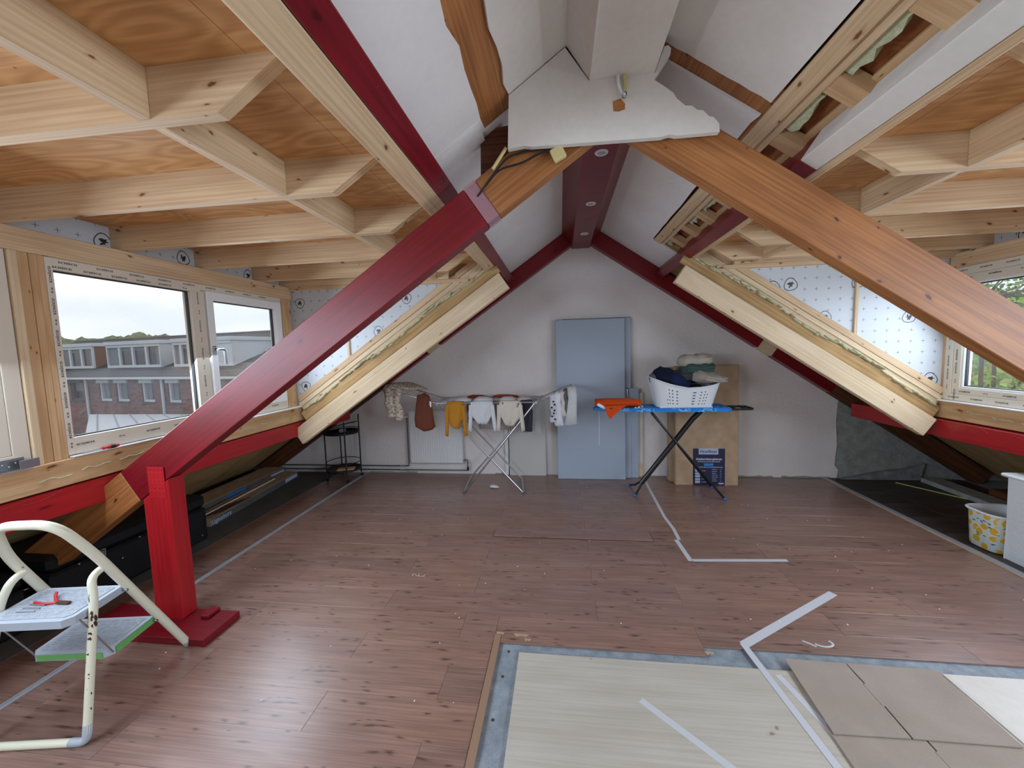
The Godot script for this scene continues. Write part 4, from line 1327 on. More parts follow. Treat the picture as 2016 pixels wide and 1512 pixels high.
	beam("rule", Vector3(0, 0.004, 0), Vector3(0.42, 0.004, 0.72), 0.02, 0.007, std(rgb(206, 206, 128), 0.5), ya, Vector3.UP, 0.001)


# ---------------------------------------------------------------- things by the back wall
func back_wall_things() -> void:
	var zb := -5.12
	# radiator with its pipes
	var r := thing("radiator", "white panel radiator on the back wall behind the drying rack", "radiator", Vector3(-1.70, 0.0, -5.07))
	var st := mb()
	box(st, Vector3(0, 0.52, 0), Vector3(0.74, 0.72, 0.06), 0.012)
	obj("panel", st, M.radiator, r)
	st = mb()
	for k in 21:
		box(st, Vector3(-0.33 + k * 0.033, 0.515, 0.0305), Vector3(0.021, 0.62, 0.006), 0.0025)
	obj("ribs", st, M.radiator, r)
	st = mb()
	for k in 30:
		box(st, Vector3(-0.35 + k * 0.0242, 0.881, 0.0), Vector3(0.006, 0.004, 0.05))
	box(st, Vector3(0, 0.884, 0.026), Vector3(0.74, 0.008, 0.006), 0.002)
	box(st, Vector3(0, 0.884, -0.026), Vector3(0.74, 0.008, 0.006), 0.002)
	obj("top_grille", st, M.white, r)
	rod("supply_pipe", bent([Vector3(-2.4, 0.115, 0.0), Vector3(-0.40, 0.115, 0.0), Vector3(-0.40, 0.80, 0.0), Vector3(-0.37, 0.80, 0.0)], 0.03), 0.0085, M.pipe, r, 8)
	rod("return_pipe", bent([Vector3(-2.4, 0.058, 0.0), Vector3(0.43, 0.062, 0.0), Vector3(0.43, 0.2, 0.0), Vector3(0.37, 0.2, 0.0)], 0.03), 0.0085, M.pipe, r, 8)
	st = mb()
	tube(st, [Vector3(-0.37, 0.80, 0), Vector3(-0.43, 0.80, 0)], 0.013, 10)
	tube(st, [Vector3(-0.43, 0.80, 0), Vector3(-0.49, 0.80, 0)], 0.02, 12)
	obj("thermostat_valve", st, M.white, r)
	st = mb()
	box(st, Vector3(0.41, 0.2, 0), Vector3(0.05, 0.024, 0.024), 0.005)
	obj("return_valve", st, M.steel_dull, r)
	st = mb()
	tube(st, [Vector3(0.43, 0.11, 0), Vector3(0.43, 0.06, 0)], 0.014, 10)
	obj("lower_elbow", st, M.black, r)
	for y in [0.115, 0.058]:
		st = mb()
		tube(st, [Vector3(-0.53, y, 0), Vector3(-0.46, y, 0)], 0.012, 10)
		obj("coupling", st, M.steel, r)
	st = mb()
	for y in [0.115, 0.058]:
		tube(st, [Vector3(-2.42, y, 0.0), Vector3(-2.4, y, 0.0)], 0.014, 10)
	obj("elbow", st, M.pipe, r)

	# cream boards leaning left of the doors
	var b := thing("cream_board", "cream board leaning on the wall left of the grey door", "board", Vector3(-0.455, 0.0, -5.075))
	st = mb()
	box(st, Vector3(0, 0.5, 0), Vector3(0.485, 1.0, 0.016), 0.002)
	obj("panel", st, std(rgb(198, 198, 194), 0.6), b)
	b.rotation.x = -0.02
	b = thing("white_trunking", "narrow white strip upright left of the cream board", "trunking", Vector3(-0.735, 0.0, -5.1))
	st = mb()
	box(st, Vector3(0, 0.46, 0), Vector3(0.045, 0.92, 0.02), 0.004)
	obj("strip", st, M.frame_white, b)

	# grey doors
	var specs := [[-0.055, 0.791, 2.03, -4.945, 0.038, "front light grey door leaf leaning against the back wall"], [0.03, 0.873, 2.035, -5.014, 0.026, "second grey door leaf, with a handle, behind the front one"]]
	for s in specs:
		var d := thing("door_leaf", s[5], "door", Vector3((s[0] + s[1]) * 0.5, 0.0, s[3]), "grey door leaves leaning on the wall")
		d.rotation.x = -s[4]
		var w: float = s[1] - s[0]
		st = mb()
		box(st, Vector3(0, s[2] * 0.5 + 0.002, -0.02), Vector3(w, s[2], 0.038), 0.003)
		obj("leaf", st, M.grey_paint, d)
		st = mb()
		box(st, Vector3(0, s[2] + 0.0035, -0.02), Vector3(w - 0.004, 0.004, 0.036), 0.0)
		obj("raw_top_edge", st, M.grey_paint_edge, d)
		if s[0] > 0.0:
			st = mb()
			tube(st, bent([Vector3(w * 0.5 - 0.05, 1.15, 0.0), Vector3(w * 0.5 - 0.05, 1.15, 0.03), Vector3(w * 0.5 - 0.045, 1.02, 0.03)], 0.012), 0.008, 8)
			obj("handle", st, M.steel, d)
	b = thing("grey_board", "narrow grey board, waist high, standing behind the grey doors", "board", Vector3(0.87, 0.0, -5.045))
	st = mb()
	box(st, Vector3(0, 0.575, 0), Vector3(0.19, 1.15, 0.02), 0.002)
	obj("panel", st, M.grey_paint, b)
	b = thing("cream_plank", "narrow cream plank on a block right of the grey boards", "plank", Vector3(0.975, 0.0, -5.08))
	st = mb()
	box(st, Vector3(0, 0.63, 0), Vector3(0.10, 0.92, 0.018), 0.002)
	obj("plank", st, std(rgb(206, 204, 190), 0.6), b)
	st = mb()
	box(st, Vector3(0.003, 0.085, 0.0), Vector3(0.09, 0.168, 0.03), 0.003)
	obj("block", st, M.pine_pale, b)

	# two tall cartons of underlay
	b = thing("underlay_carton", "rear tall cardboard carton, mostly hidden, beside the labelled one", "carton", Vector3(1.67, 0.0, -4.95), "tall cartons by the back wall")
	st = mb()
	box(st, Vector3(-0.005, 0.705, 0), Vector3(0.72, 1.41, 0.11), 0.006)
	obj("carton", st, M.cardboard, b)
	b.rotation.x = -0.03
	b = thing("underlay_carton", "tall cardboard carton with navy label leaning by the back wall", "carton", Vector3(1.70, 0.0, -4.78), "tall cartons by the back wall")
	b.rotation.x = -0.03
	st = mb()
	box(st, Vector3(0.0, 0.715, -0.05), Vector3(0.71, 1.43, 0.10), 0.006)
	obj("carton", st, M.cardboard, b)
	var plastic := std(Color(0.95, 0.93, 0.9, 0.10), 0.12)
	plastic.transparency = BaseMaterial3D.TRANSPARENCY_ALPHA
	var lab := mb()
	span(lab, Vector3(-0.155, 0.003, 0.0006), Vector3(0.205, 0.445, 0.0014))
	var l := obj("label", lab, M.navy, b)
	st = mb()
	span(st, Vector3(-0.09, 0.375, 0.0015), Vector3(0.13, 0.446, 0.002))
	obj("label_band", st, M.label_pale, l)
	put("lettering", text_mesh("Firstfloor", 0.042, 0.001, true), M.navy, l, Transform3D(Basis(), Vector3(0.02, 0.408, 0.0023)))
	put("lettering", text_mesh("Ondervloerplaten", 0.034, 0.001, true), M.white, l, Transform3D(Basis(), Vector3(0.025, 0.318, 0.0018)))
	st = mb()
	span(st, Vector3(-0.03, 0.238, 0.0015), Vector3(0.075, 0.268, 0.002))
	obj("label_button", st, M.sky_blue, l)
	st = mb()
	var rg := RandomNumberGenerator.new()
	rg.seed = 4
	for a in [[-0.10, 0.283, 0.25], [-0.10, 0.218, 0.27]]:
		var x: float = a[0]
		while x < a[0] + a[2]:
			var w := rg.randf_range(0.008, 0.022)
			span(st, Vector3(x, a[1], 0.0015), Vector3(x + w, a[1] + 0.009, 0.002))
			x += w + 0.005
	for k in 5:
		span(st, Vector3(-0.13, 0.03 + k * 0.034, 0.0015), Vector3(-0.075, 0.058 + k * 0.034 - 0.003 * (k % 2), 0.002))
		span(st, Vector3(-0.06, 0.04 + k * 0.034, 0.0015), Vector3(-0.06 + rg.randf_range(0.03, 0.08), 0.045 + k * 0.034, 0.002))
	for k in 7:
		span(st, Vector3(0.06, 0.055 + k * 0.023, 0.0015), Vector3(0.06 + rg.randf_range(0.04, 0.07), 0.060 + k * 0.023, 0.002))
		span(st, Vector3(0.15, 0.055 + k * 0.023, 0.0015), Vector3(0.15 + rg.randf_range(0.008, 0.02), 0.060 + k * 0.023, 0.002))
	span(st, Vector3(0.135, 0.018, 0.0015), Vector3(0.19, 0.036, 0.002))
	obj("small_print", st, M.label_pale, l)
	st = mb()
	prism(st, PackedVector2Array([Vector2(-0.135, 0.19), Vector2(-0.08, 0.19), Vector2(-0.08, 0.205), Vector2(-0.108, 0.22), Vector2(-0.135, 0.205)]), Vector3(0, 0, 0.0015), Vector3.RIGHT, Vector3.UP, Vector3(0, 0, 0.0005))
	obj("label_icon", st, M.sky_blue, l)
	# small white thing under the drying rack
	var sc := mb()
	loft(sc, [[Vector3(-0.055, 0.012, 0), Vector3(0, 0, 0.008), Vector3(0, 0.004, 0)], [Vector3(-0.04, 0.016, 0), Vector3(0, 0, 0.03), Vector3(0, 0.013, 0)], [Vector3(0.0, 0.017, 0.004), Vector3(0, 0, 0.036), Vector3(0, 0.016, 0)], [Vector3(0.04, 0.013, 0.01), Vector3(0, 0, 0.026), Vector3(0, 0.011, 0)], [Vector3(0.06, 0.009, 0.014), Vector3(0, 0, 0.008), Vector3(0, 0.004, 0)]], 16)
	tag(obj("plastic_scoop", sc, M.white_plastic, self, Transform3D(Basis(), Vector3(-0.83, 0.001, -4.59))), "small white plastic scoop on the floor under the drying rack", "scoop")


# ---------------------------------------------------------------- drying rack and washing
var cloth_tex: ImageTexture


func cloth(c: Color, rough := 0.9) -> StandardMaterial3D:
	if cloth_tex == null:
		cloth_tex = mottle_tex(128, 128, rgb(228, 228, 228), rgb(255, 255, 255), 200, 0.05, 0.4, 0.5)
	var m := triplanar(std(c, rough, 0, 0.25), cloth_tex, Vector3(6, 6, 6))
	m.rim_enabled = true
	m.rim = 0.2
	return m


# a shirt or bodysuit pegged by its hem and hanging upside down over a bar, its sleeves reaching down
func hanging_shirt(called: String, label: String, at: Vector3, w: float, h: float, m: Material, sleeve: float, seed_: int, group: String, legs := true) -> Node3D:
	var t := thing(called, label, "clothing", at, group)
	var st := mb()
	var rings := []
	var n := 9
	for k in n:
		var f := float(k) / (n - 1)
		var ww := w * 0.5 * (1.0 - 0.08 * f)
		if legs and f > 0.6:
			ww *= 1.0 - (f - 0.6) * 1.35
		rings.append([Vector3(0.004 * sin(k * 1.3 + seed_), 0.012 - h * f, 0.0), Vector3(ww, 0.004 * sin(k * 2.1), 0.0), Vector3(0, 0, 0.012 + 0.01 * sin(f * 3.0))])
	loft(st, rings, 30, 0.012, 7.0, seed_)
	obj("body", st, m, t)
	if legs:
		rod("hem", [Vector3(-w * 0.22, -h * 0.72, 0.016), Vector3(-w * 0.1, -h * 0.93, 0.02), Vector3(w * 0.02, -h * 0.78, 0.022), Vector3(w * 0.16, -h * 0.95, 0.02), Vector3(w * 0.26, -h * 0.72, 0.016)], 0.006, m, t, 6)
	if sleeve > 0.0:
		for s in [-1.0, 1.0]:
			st = mb()
			var rr := []
			for k in 7:
				var f := float(k) / 6.0
				rr.append([Vector3(s * (w * 0.47 + 0.03 * f * (1.0 if s > 0 else 0.7)), -0.02 - sleeve * f, 0.008), Vector3(0.026 - 0.006 * f, 0.004 * s, 0.0), Vector3(0, 0, 0.012)])
			loft(st, rr, 14, 0.005, 4.0, seed_ + int(s) + 3)
			obj("sleeve", st, m, t)
	st = mb()
	loft(st, [[Vector3(0, 0.0, 0.012), Vector3(w * 0.46, 0, 0), Vector3(0, 0.006, 0.006)], [Vector3(0, 0.014, 0.0), Vector3(w * 0.47, 0, 0), Vector3(0, 0.006, 0.012)], [Vector3(0, 0.008, -0.10), Vector3(w * 0.45, 0, 0), Vector3(0, 0.006, 0.004)], [Vector3(0, 0.006, -0.16), Vector3(w * 0.40, 0, 0), Vector3(0, 0.005, 0.003)]], 20, 0.004, 5.0, seed_ + 9)
	obj("folded_over", st, m, t)
	return t


func drying_rack() -> void:
	var r := thing("drying_rack", "folding metal drying rack full of baby clothes before the radiator", "drying rack", Vector3.ZERO)
	var zf := -4.37
	var zk := -4.91
	var y := 1.075
	var m: Material = M.steel
	# crossing U-shaped legs
	rod("leg_frame", bent([Vector3(-0.30, y - 0.01, zf), Vector3(-1.155, 0.012, zf + 0.01), Vector3(-1.205, 0.012, zk), Vector3(-0.27, y - 0.01, zk)], 0.03), 0.0105, m, r, 8)
	rod("leg_frame", bent([Vector3(-1.41, y - 0.01, zf), Vector3(-0.45, 0.012, zf - 0.015), Vector3(-0.52, 0.012, zk), Vector3(-1.50, y - 0.01, zk)], 0.03), 0.0105, m, r, 8)
	rod("top_frame", bent([Vector3(-1.43, y, zf), Vector3(-0.28, y, zf), Vector3(-0.24, y, zk), Vector3(-1.53, y, zk), Vector3(-1.43, y, zf)], 0.02), 0.009, m, r, 8)
	rod("wing_frame", bent([Vector3(-1.43, y, zf), Vector3(-1.98, 1.235, zf), Vector3(-2.085, 1.25, zk), Vector3(-1.53, y, zk)], 0.04), 0.008, m, r, 8)
	rod("wing_frame", bent([Vector3(-0.28, y, zf), Vector3(0.10, 1.20, zf), Vector3(0.13, 1.23, zk), Vector3(-0.24, y, zk)], 0.04), 0.008, m, r, 8)
	for k in 9:
		var f := (k + 1) / 10.0
		rod("line", [Vector3(-1.43 - 0.1 * f, y + 0.003, lerpf(zf, zk, f)), Vector3(-0.28 + 0.04 * f, y + 0.003, lerpf(zf, zk, f))], 0.0025, m, r, 5)
	for k in 5:
		var f := (k + 0.5) / 5.0
		rod("line", [Vector3(lerpf(-1.45, -1.98, f), lerpf(y, 1.235, f), zf), Vector3(lerpf(-1.54, -2.085, f), lerpf(y, 1.25, f), zk)], 0.0025, m, r, 5)
		rod("line", [Vector3(lerpf(-0.26, 0.10, f), lerpf(y, 1.20, f), zf), Vector3(lerpf(-0.22, 0.13, f), lerpf(y, 1.23, f), zk)], 0.0025, m, r, 5)
	for p in [Vector3(-1.43, y, zf), Vector3(-0.28, y, zf), Vector3(-1.53, y, zk), Vector3(-0.24, y, zk)]:
		var st := mb()
		tube(st, [p + Vector3(0, 0, 0.012), p - Vector3(0, 0, 0.012)], 0.018, 12)
		obj("hinge", st, M.plastic_grey, r)
	var g := "washing on the drying rack"
	# leopard print garment over the left wing
	var im := Image.create(192, 192, false, Image.FORMAT_RGB8)
	im.fill(rgb(206, 192, 176))
	var rg := RandomNumberGenerator.new()
	rg.seed = 11
	for k in 150:
		var c := Vector2(rg.randi_range(0, 191), rg.randi_range(0, 191))
		var ra := rg.randf_range(4, 8)
		for j in 26:
			var a := TAU * j / 26.0
			if sin(a * 1.0 + k) > -0.6:
				var q := c + Vector2(cos(a), sin(a) * 0.7) * ra
				im.fill_rect(Rect2i(posmod(int(q.x), 190), posmod(int(q.y), 190), 2, 2), rgb(62, 46, 42))
		im.fill_rect(Rect2i(int(c.x) % 188, int(c.y) % 188, 3, 2), rgb(150, 122, 98))
	var leo := triplanar(std(Color.WHITE, 0.9, 0, 0.2), ImageTexture.create_from_image(im), Vector3(5, 5, 5))
	var t := thing("leopard_trousers", "leopard print trousers folded over the left wing of the rack", "clothing", Vector3(-1.97, 1.235, zf), g)
	for a in [[-0.045, 0.0, 0.33, 3], [0.035, -0.01, 0.37, 5]]:
		var st := mb()
		var rr := []
		for k in 9:
			var f := k / 8.0
			rr.append([Vector3(a[0] + 0.035 * f + 0.012 * sin(k * 1.2), 0.02 - a[2] * f, 0.02 + a[1]), Vector3(0.055 + 0.006 * sin(k * 1.7), 0.006, 0), Vector3(0, 0, 0.03)])
		loft(st, rr, 18, 0.010, 4.0, a[3])
		obj("trouser_leg", st, leo, t)
	var st2 := mb()
	loft(st2, [[Vector3(-0.02, 0.0, 0.03), Vector3(0.09, 0, 0), Vector3(0, 0.015, 0.01)], [Vector3(0.0, 0.035, -0.05), Vector3(0.11, -0.02, 0), Vector3(0, 0.02, 0)], [Vector3(0.06, 0.03, -0.22), Vector3(0.15, -0.04, 0), Vector3(0, 0.018, 0)], [Vector3(0.12, 0.02, -0.40), Vector3(0.15, -0.04, 0), Vector3(0, 0.016, 0)], [Vector3(0.16, 0.0, -0.48), Vector3(0.10, -0.03, 0), Vector3(0, 0.008, 0)]], 20, 0.011, 5.0, 8)
	obj("folded_over", st2, leo, t)
	# brown garment
	t = thing("brown_trousers", "brown cloth trousers hanging from the left wing of the rack", "clothing", Vector3(-1.59, 1.15, zf + 0.005), g)
	var brown := cloth(rgb(112, 66, 50))
	st2 = mb()
	loft(st2, [[Vector3(0.02, 0.03, -0.05), Vector3(0.03, -0.012, 0), Vector3(0, 0.008, 0.02)], [Vector3(0.0, 0.005, 0.0), Vector3(0.075, -0.02, 0), Vector3(0, 0.004, 0.022)], [Vector3(0.0, -0.10, 0.008), Vector3(0.095, -0.01, 0), Vector3(0, 0, 0.03)], [Vector3(0.0, -0.25, 0.008), Vector3(0.115, 0.0, 0), Vector3(0, 0, 0.036)], [Vector3(0.005, -0.345, 0.006), Vector3(0.118, 0.0, 0), Vector3(0, 0, 0.034)], [Vector3(0.04, -0.39, 0.005), Vector3(0.05, 0.01, 0), Vector3(0, 0, 0.024)]], 24, 0.012, 7.0, 12)
	obj("body", st2, brown, t)
	st2 = mb()
	box(st2, Vector3(0.085, -0.08, 0.022), Vector3(0.02, 0.07, 0.004), 0.001)
	obj("care_tag", st2, M.white, t)
	hanging_shirt("yellow_bodysuit", "mustard yellow baby bodysuit with long sleeves on the rack's front bar", Vector3(-1.215, y, zf + 0.012), 0.19, 0.30, cloth(rgb(190, 132, 46)), 0.36, 3, g)
	hanging_shirt("white_bodysuit", "white long-sleeved baby bodysuit in the middle of the rack's front bar", Vector3(-0.905, y, zf + 0.012), 0.26, 0.25, cloth(rgb(212, 216, 220)), 0.30, 5, g)
	hanging_shirt("cream_bodysuit", "cream long-sleeved baby bodysuit right of the white one", Vector3(-0.58, y, zf + 0.012), 0.25, 0.27, cloth(rgb(214, 206, 192)), 0.30, 7, g)
	hanging_shirt("dark_trousers", "dark grey small trousers hanging behind the cream bodysuit", Vector3(-0.40, y, zf - 0.10), 0.14, 0.36, cloth(rgb(66, 66, 76)), 0.0, 9, g, false)
	hanging_shirt("grey_shirt", "pale grey shirt hanging on an inner line behind the white bodysuit", Vector3(-0.80, y, zf - 0.22), 0.42, 0.36, cloth(rgb(176, 172, 174)), 0.0, 11, g, false)
	hanging_shirt("mauve_trousers", "mauve grey cloth hanging behind the mustard bodysuit", Vector3(-1.06, y, zf - 0.16), 0.12, 0.24, cloth(rgb(150, 136, 138)), 0.0, 13, g, false)
	hanging_shirt("white_shirt", "thin white shirt hanging lowest behind the cream bodysuit", Vector3(-0.36, y, zf - 0.28), 0.24, 0.42, cloth(rgb(198, 200, 200)), 0.0, 15, g, false)
	var flat := [["rolled_cloth", -1.16, -4.52, 0.10, rgb(210, 212, 216), "white cloth laid over the lines behind the mustard bodysuit"], ["rolled_cloth", -0.92, -4.55, 0.11, rgb(222, 224, 228), "white cloth laid over the middle lines of the rack"], ["rolled_cloth", -0.62, -4.56, 0.10, rgb(206, 204, 204), "pale cloth laid over the right lines of the rack"], ["rolled_cloth", -0.42, -4.54, 0.09, rgb(196, 192, 188), "beige cloth laid over the rack by the right hinge"], ["red_cloth", -1.05, -4.84, 0.13, rgb(150, 62, 44), "rust red cloth along the back bar, left part"], ["red_cloth", -0.70, -4.86, 0.16, rgb(160, 72, 44), "rust orange cloth along the back bar, right part"]]
	for a in flat:
		var o := thing(a[0], a[5], "clothing", Vector3(a[1], y + 0.006, a[2]), g)
		st2 = mb()
		var red: bool = a[0] == "red_cloth"
		var hh := 0.012 if red else 0.024
		loft(st2, [[Vector3(-a[3], 0.004, 0), Vector3(0, 0, 0.05), Vector3(0, 0.006, 0)], [Vector3(-a[3] * 0.5, 0.012, 0.0), Vector3(0, 0, 0.075), Vector3(0, hh, 0)], [Vector3(a[3] * 0.4, 0.012, 0.01), Vector3(0, 0, 0.07), Vector3(0, hh, 0)], [Vector3(a[3], 0.004, 0), Vector3(0, 0, 0.04), Vector3(0, 0.006, 0)]], 18, 0.008, 4.0, int(a[1] * -50.0))
		obj("cloth", st2, cloth(a[4]), o)
	# small things on the right wing, hung one behind the other
	var wing := [[0.00, 0.30, rgb(206, 208, 218), "white spotted baby trousers on the right wing, nearest the frame", 0.035], [0.045, 0.36, rgb(220, 222, 230), "white baby top hanging second on the right wing", 0.042], [0.085, 0.27, rgb(208, 202, 202), "pale pink cloth hanging third on the right wing", 0.03], [0.115, 0.27, rgb(104, 104, 96), "olive grey cloth hanging fourth on the right wing", 0.028]]
	for k in wing.size():
		var a: Array = wing[k]
		var o := thing("baby_garment", a[3], "clothing", Vector3(-0.10 + a[0] * 1.25, 1.145 + a[0] * 0.4, zf - 0.005), g)
		var mm := cloth(a[2])
		st2 = mb()
		var rr := []
		for q in 8:
			var f := q / 7.0
			rr.append([Vector3(0.02 * f + 0.008 * sin(q * 1.7 + k), 0.008 - a[1] * f, 0.008 * sin(q + k)), Vector3(a[4] * (1.0 - 0.15 * sin(f * 5.0)), 0.008, 0.01), Vector3(-0.004, 0, 0.02)])
		loft(st2, rr, 16, 0.008, 4.0, 21 + k)
		obj("cloth", st2, mm, o)
		st2 = mb()
		loft(st2, [[Vector3(0, 0.0, 0.012), Vector3(0.028, 0.01, 0), Vector3(0, 0.008, 0)], [Vector3(0.0, 0.016, -0.05), Vector3(0.03, 0.01, 0), Vector3(0, 0.008, 0)], [Vector3(0.01, 0.012, -0.2), Vector3(0.03, 0.01, 0), Vector3(0, 0.006, 0)]], 12, 0.003, 3.0, 31 + k)
		obj("folded_over", st2, mm, o)
		if k == 0:
			for q in 7:
				st2 = mb()
				lathe(st2, [Vector2(0, 0.0), Vector2(0.011, 0.0005), Vector2(0.012, 0.0)], 10)
				obj("spot", st2, M.ink, o, Transform3D(Basis(Vector3.RIGHT, PI / 2), Vector3(0.012 + 0.018 * sin(q * 2.3), -0.06 - q * 0.033, 0.033)))
	t = thing("white_towel", "white ribbed towel over the outer end of the right wing", "clothing", Vector3(0.115, 1.205, zf + 0.005), g)
	st2 = mb()
	loft(st2, [[Vector3(0.0, 0.0, -0.5), Vector3(0.03, 0.006, 0), Vector3(0, 0.008, 0)], [Vector3(0.0, 0.02, -0.2), Vector3(0.045, 0.006, 0), Vector3(0, 0.01, 0)], [Vector3(0.0, 0.018, 0.0), Vector3(0.05, 0.004, 0), Vector3(0, 0.012, 0.01)], [Vector3(0.012, -0.06, 0.02), Vector3(0.045, 0, 0), Vector3(0, 0, 0.013)], [Vector3(0.0, -0.22, 0.02), Vector3(0.055, 0, 0), Vector3(0, 0, 0.012)], [Vector3(-0.012, -0.38, 0.018), Vector3(0.062, 0.006, 0), Vector3(0, 0, 0.010)]], 24, 0.006, 7.0, 41)
	obj("cloth", st2, cloth(rgb(204, 206, 206)), t)


# ---------------------------------------------------------------- ironing board
func ironing() -> void:
	var b := thing("ironing_board", "blue patterned ironing board with black crossed legs", "ironing board", Vector3(1.08, 0.0, -4.5))
	var y := 0.975
	var im := Image.create(256, 128, false, Image.FORMAT_RGB8)
	im.fill(rgb(44, 128, 204))
	var rg := RandomNumberGenerator.new()
	rg.seed = 3
	for k in 26:
		var c := Vector2(rg.randi_range(0, 255), rg.randi_range(0, 127))
		var r := rg.randf_range(7, 26)
		var n := int(r * 7)
		for j in n:
			var q := c + Vector2(cos(TAU * j / n), sin(TAU * j / n)) * r
			im.fill_rect(Rect2i(posmod(int(q.x), 254), posmod(int(q.y), 126), 2, 2), rgb(150, 200, 234))
	var cover := triplanar(std(Color.WHITE, 0.8, 0, 0.3), ImageTexture.create_from_image(im), Vector3(1.6, 3.2, 3.2))
	var poly := PackedVector2Array()
	for k in 13:
		var a := PI / 2 + PI * k / 12.0
		poly.append(Vector2(-0.52 + 0.20 * cos(a), 0.10 * sin(a)))
	poly.append_array(PackedVector2Array([Vector2(-0.2, -0.17), Vector2(0.1, -0.19), Vector2(0.66, -0.19), Vector2(0.71, -0.15), Vector2(0.71, 0.15), Vector2(0.66, 0.19), Vector2(0.1, 0.19), Vector2(-0.2, 0.17)]))
	var st := mb()
	prism(st, poly, Vector3(0, y - 0.012, 0), Vector3.RIGHT, Vector3(0, 0, 1), Vector3(0, 0.03, 0))
	obj("cover", st, cover, b)
	var inner := Geometry2D.offset_polygon(poly, -0.012)
	st = mb()
	prism(st, inner[0], Vector3(0, y + 0.018, 0), Vector3.RIGHT, Vector3(0, 0, 1), Vector3(0, 0.008, 0))
	obj("padding", st, cover, b)
	# iron rest
	rod("iron_rest", bent([Vector3(0.70, y, -0.11), Vector3(0.95, y, -0.10), Vector3(0.95, y, 0.10), Vector3(0.70, y, 0.11)], 0.04), 0.012, M.black, b, 8)
	rod("rest_bar", [Vector3(0.78, y, -0.10), Vector3(0.78, y, 0.10)], 0.009, M.black, b, 6)
	rod("rest_bar", [Vector3(0.88, y, -0.10), Vector3(0.88, y, 0.10)], 0.009, M.black, b, 6)
	# legs
	rod("wide_leg", [Vector3(0.44, y - 0.015, 0.05), Vector3(0.35, 0.87, 0.05), Vector3(-0.20, 0.13, 0.05)], 0.028, M.black_gloss, b, 10)
	rod("foot_fork", bent([Vector3(-0.27, 0.012, -0.23), Vector3(-0.24, 0.06, -0.1), Vector3(-0.16, 0.18, 0.05), Vector3(-0.26, 0.03, 0.10), Vector3(-0.28, 0.012, 0.11)], 0.02), 0.012, M.black_gloss, b, 8)
	for s in [[-0.10, 0.64, 0.17], [-0.08, 0.64, -0.20]]:
		rod("leg", [Vector3(s[0], y - 0.015, s[2] * 0.3), Vector3(s[0] + 0.02, 0.92, s[2] * 0.3), Vector3(0.645, 0.014, s[2])], 0.012, M.black_gloss, b, 8)
	for p in [Vector3(-0.275, 0.014, -0.235), Vector3(-0.285, 0.014, 0.115), Vector3(0.648, 0.014, 0.172), Vector3(0.648, 0.014, -0.202)]:
		st = mb()
		box(st, p, Vector3(0.035, 0.028, 0.035), 0.008)
		obj("foot_cap", st, M.blue, b)
	rod("pivot", [Vector3(0.17, 0.60, -0.04), Vector3(0.17, 0.60, 0.10)], 0.008, M.steel, b, 8)
	rod("cord", [Vector3(-0.66, y - 0.01, 0.03), Vector3(-0.655, 0.8, 0.03), Vector3(-0.66, 0.56, 0.03)], 0.0022, M.white, b, 5)
	# laundry basket: walls made of strips so that its rows of holes are real
	var k0 := thing("laundry_basket", "white plastic laundry basket with round holes on the ironing board", "basket", Vector3(1.325, y + 0.028, -4.5))
	var bw := basket_wall()
	put("wall", bw, M.white_plastic, k0)
	st = mb()
	box(st, Vector3(0, 0.006, 0), Vector3(0.54, 0.012, 0.32), 0.004)
	obj("bottom", st, M.white_plastic, k0)
	var rim := []
	for k in 48:
		var a := TAU * k / 48.0
		var c := signf(cos(a)) * pow(absf(cos(a)), 0.5)
		var s := signf(sin(a)) * pow(absf(sin(a)), 0.5)
		rim.append(Vector3(0.355 * c, basket_top(0.355 * c) + 0.004, 0.235 * s))
	st = mb()
	tube(st, rim, 0.011, 6, true, 0.6)
	obj("rim", st, M.white_plastic, k0)
	var gi := "laundry in the basket"
	var spec := [["jeans", "dark navy jeans folded in the left of the basket", Vector3(-0.16, 0.30, 0.0), Vector3(0.155, 0.10, 0.14), rgb(26, 32, 52), 51, Vector3(0, 0, -0.3)], ["jeans", "navy trousers tucked in front under the dark jeans", Vector3(-0.06, 0.27, 0.06), Vector3(0.12, 0.075, 0.10), rgb(34, 42, 76), 52, Vector3(0, 0.3, -0.5)], ["grey_sock", "grey cloth peeping over the basket's left rim", Vector3(-0.30, 0.31, 0.02), Vector3(0.05, 0.035, 0.08), rgb(104, 110, 116), 53, Vector3.ZERO], ["folded_shirt", "folded light beige shirt on top of the laundry pile", Vector3(0.13, 0.50, 0.0), Vector3(0.17, 0.055, 0.14), rgb(186, 178, 166), 54, Vector3(0, 0, 0.05)], ["folded_shirt", "folded dark green shirt in the middle of the laundry pile", Vector3(0.15, 0.41, 0.01), Vector3(0.165, 0.06, 0.15), rgb(66, 88, 82), 55, Vector3(0, 0, 0.0)], ["folded_shirt", "crumpled beige cloth hanging over the basket's right rim", Vector3(0.22, 0.325, 0.06), Vector3(0.16, 0.05, 0.20), rgb(172, 162, 152), 56, Vector3(0.1, 0.3, -0.1)], ["dark_cloth", "dark clothes at the bottom of the basket seen through its holes", Vector3(0.0, 0.12, 0.0), Vector3(0.265, 0.095, 0.16), rgb(44, 48, 56), 58, Vector3.ZERO], ["folded_shirt", "dark grey shirt at the bottom of the laundry pile", Vector3(0.06, 0.33, -0.02), Vector3(0.16, 0.06, 0.14), rgb(72, 76, 78), 57, Vector3(0, 0, 0.1)]]
